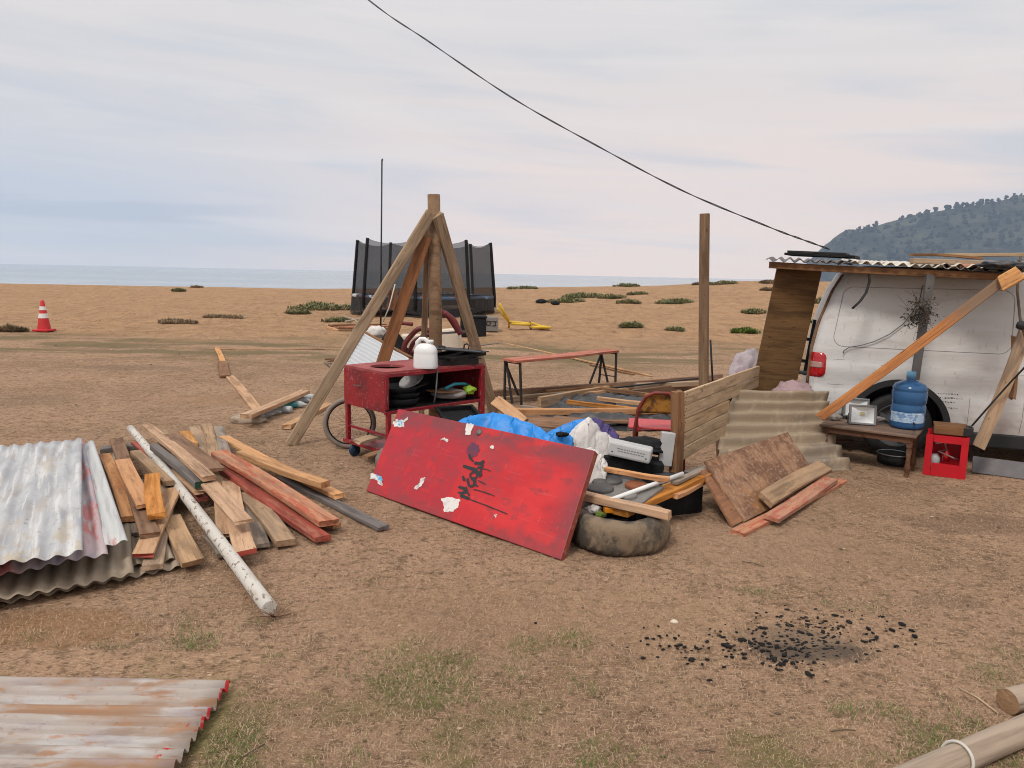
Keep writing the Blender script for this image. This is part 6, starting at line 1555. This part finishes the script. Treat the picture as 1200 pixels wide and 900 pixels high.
# ------------------------------------------------------------------ low plants on the dune
DG = 'low shrubs on the beach'
def shrub(px, py, wpx, hpx, m_, label, n=None, dens=1.0):
    q = G(px, py); d = q.y; a = wpx / 880 * d / 2; hh = hpx / 880 * d
    depth = min(max(a * 1.1, hh * 3), 6.0) ; g = random.Random(int(px * 7 + py))
    n = n or int(min(4200, (380 + 1500 * a) * dens)); b = MB()
    for k in range(n):
        ang = g.uniform(0, 6.283); rr = math.sqrt(g.random())
        x, y = q.x + a * rr * math.cos(ang), q.y + depth * .5 + depth * .5 * rr * math.sin(ang)
        f = noise.noise(V(x * 2.1 / max(a, .5), y * 1.3, px)) + .25
        if f < -.05 and g.random() < .8: continue
        z = float(gz(x, y)); top = hh * .62 * (1 - rr ** 2.2) * (.55 + .9 * max(0, f)) * g.uniform(.15, 1.05)
        l = g.uniform(.04, .10) * (1 + d / 45); w_ = l * g.uniform(.12, .25); t = g.uniform(.1, 1.3); an = g.uniform(0, 6.283)
        p = V(x, y, z + top); dv = V(math.cos(an) * math.cos(t), math.sin(an) * math.cos(t), math.sin(t)) * l; sv = V(-math.sin(an), math.cos(an), .2) * w_
        b.add([p, p + dv * .5 + sv, p + dv, p + dv * .5 - sv], [(0, 1, 2, 3)])
    # woody mat under the leaves
    def fn(u, v):
        an = 2 * math.pi * u; x, y = q.x + a * .93 * v * math.cos(an), q.y + depth * .5 + depth * .46 * v * math.sin(an)
        f = noise.noise(V(x * 2.1 / max(a, .5), y * 1.3, px)) + .25
        return V(x, y, float(gz(x, y)) - .02 + hh * .25 * (1 - v ** 2) * max(0, .4 + f))
    b.grid(fn, 30, 6)
    return tag(b.build('dune_shrub', M[m_], recalc=False), label, 'shrub', DG)
shrub(377, 364, 92, 11, 'shrub1', 'largest grey green shrub patch just left of the trampoline', dens=1.6)
shrub(348, 368, 30, 3, 'shrub1', 'small low patch in front of the left end of the largest shrub')
shrub(392, 378, 36, 4, 'shrub1', 'flat patch behind the reddish slatted frame')
shrub(203, 380, 46, 3.5, 'shrub2', 'dark flat streak of scrub right of the cone')
shrub(256, 374, 46, 2.5, 'shrub2', 'thin brownish streak of scrub halfway from cone to trampoline')
shrub(207, 342, 16, 4, 'shrub1', 'round dark tuft on open sand near the water left of centre')
shrub(229, 337.5, 14, 1.6, 'shrub2', 'faint dark streak at the beach crest right of the round tuft')
shrub(4, 389, 42, 7, 'shrub2', 'brown scrub at the left edge beside the cone')
shrub(612, 339, 36, 3, 'shrub1', 'low patch on the crest just right of the trampoline')
shrub(735, 336, 31, 4.5, 'shrub1', 'rounded tuft standing on the crest against the sea')
shrub(664, 355, 46, 6, 'shrub1', 'dark green patch right of the yellow frame')
shrub(684, 349, 50, 6, 'shrub1', 'long patch behind the dark green one right of the yellow frame')
shrub(718, 350, 34, 4.5, 'shrub1', 'grey patch at the centre of the shrub group before the crest')
shrub(748, 346, 24, 4, 'shrub1', 'small patch at the right of the shrub group')
shrub(738, 356, 30, 3.5, 'shrub1', 'lowest flat patch of the shrub group')
shrub(793, 356, 44, 7, 'shrub1', 'lens shaped green patch left of the tall post')
shrub(741, 384, 28, 6, 'shrub1', 'low dark patch above the right end of the bench')
shrub(792, 389, 22, 5.5, 'shrub1', 'bluish green patch left of the tall post and lowest there')
shrub(824, 333.5, 22, 2.6, 'shrub2', 'thin patch on the crest left of the tall post')
shrub(850, 333, 34, 3, 'shrub1', 'thin patch on the crest right of the tall post')
shrub(886, 368, 30, 6, 'shrub1', 'grey patch beside the dark plywood strip')
shrub(905, 332, 26, 3.5, 'shrub2', 'brown patch at the crest beside the roof')
shrub(905, 340.5, 24, 2, 'shrub2', 'dark streak of scrub below the crest beside the roof')
shrub(877, 391, 34, 5, 'shrub3', 'bright green grass clump left of the dark plywood strip', dens=1.6)
shrub(963, 356, 26, 6, 'shrub1', 'patch seen in the gap between plywood strip and van')
shrub(959, 380, 14, 5, 'shrub3', 'green tuft low in the gap between plywood strip and van')
for (px, py, s_, lb) in [(634, 355, .16, 'dark driftwood lump left of the dark green shrub patch'), (651, 357, .13, 'smaller driftwood lump beside the dark green shrub patch'), (383, 338, .22, 'tiny dark lump on the crest left of the trampoline')]:
    q = G(px, py); b = MB(); b.lump(q + V(0, 0, s_ * .4), (s_ * 1.4, s_, s_ * .8), px, .5, 2, 2); tag(b.build('driftwood', M['blackmatte'], recalc=False), lb, 'driftwood')
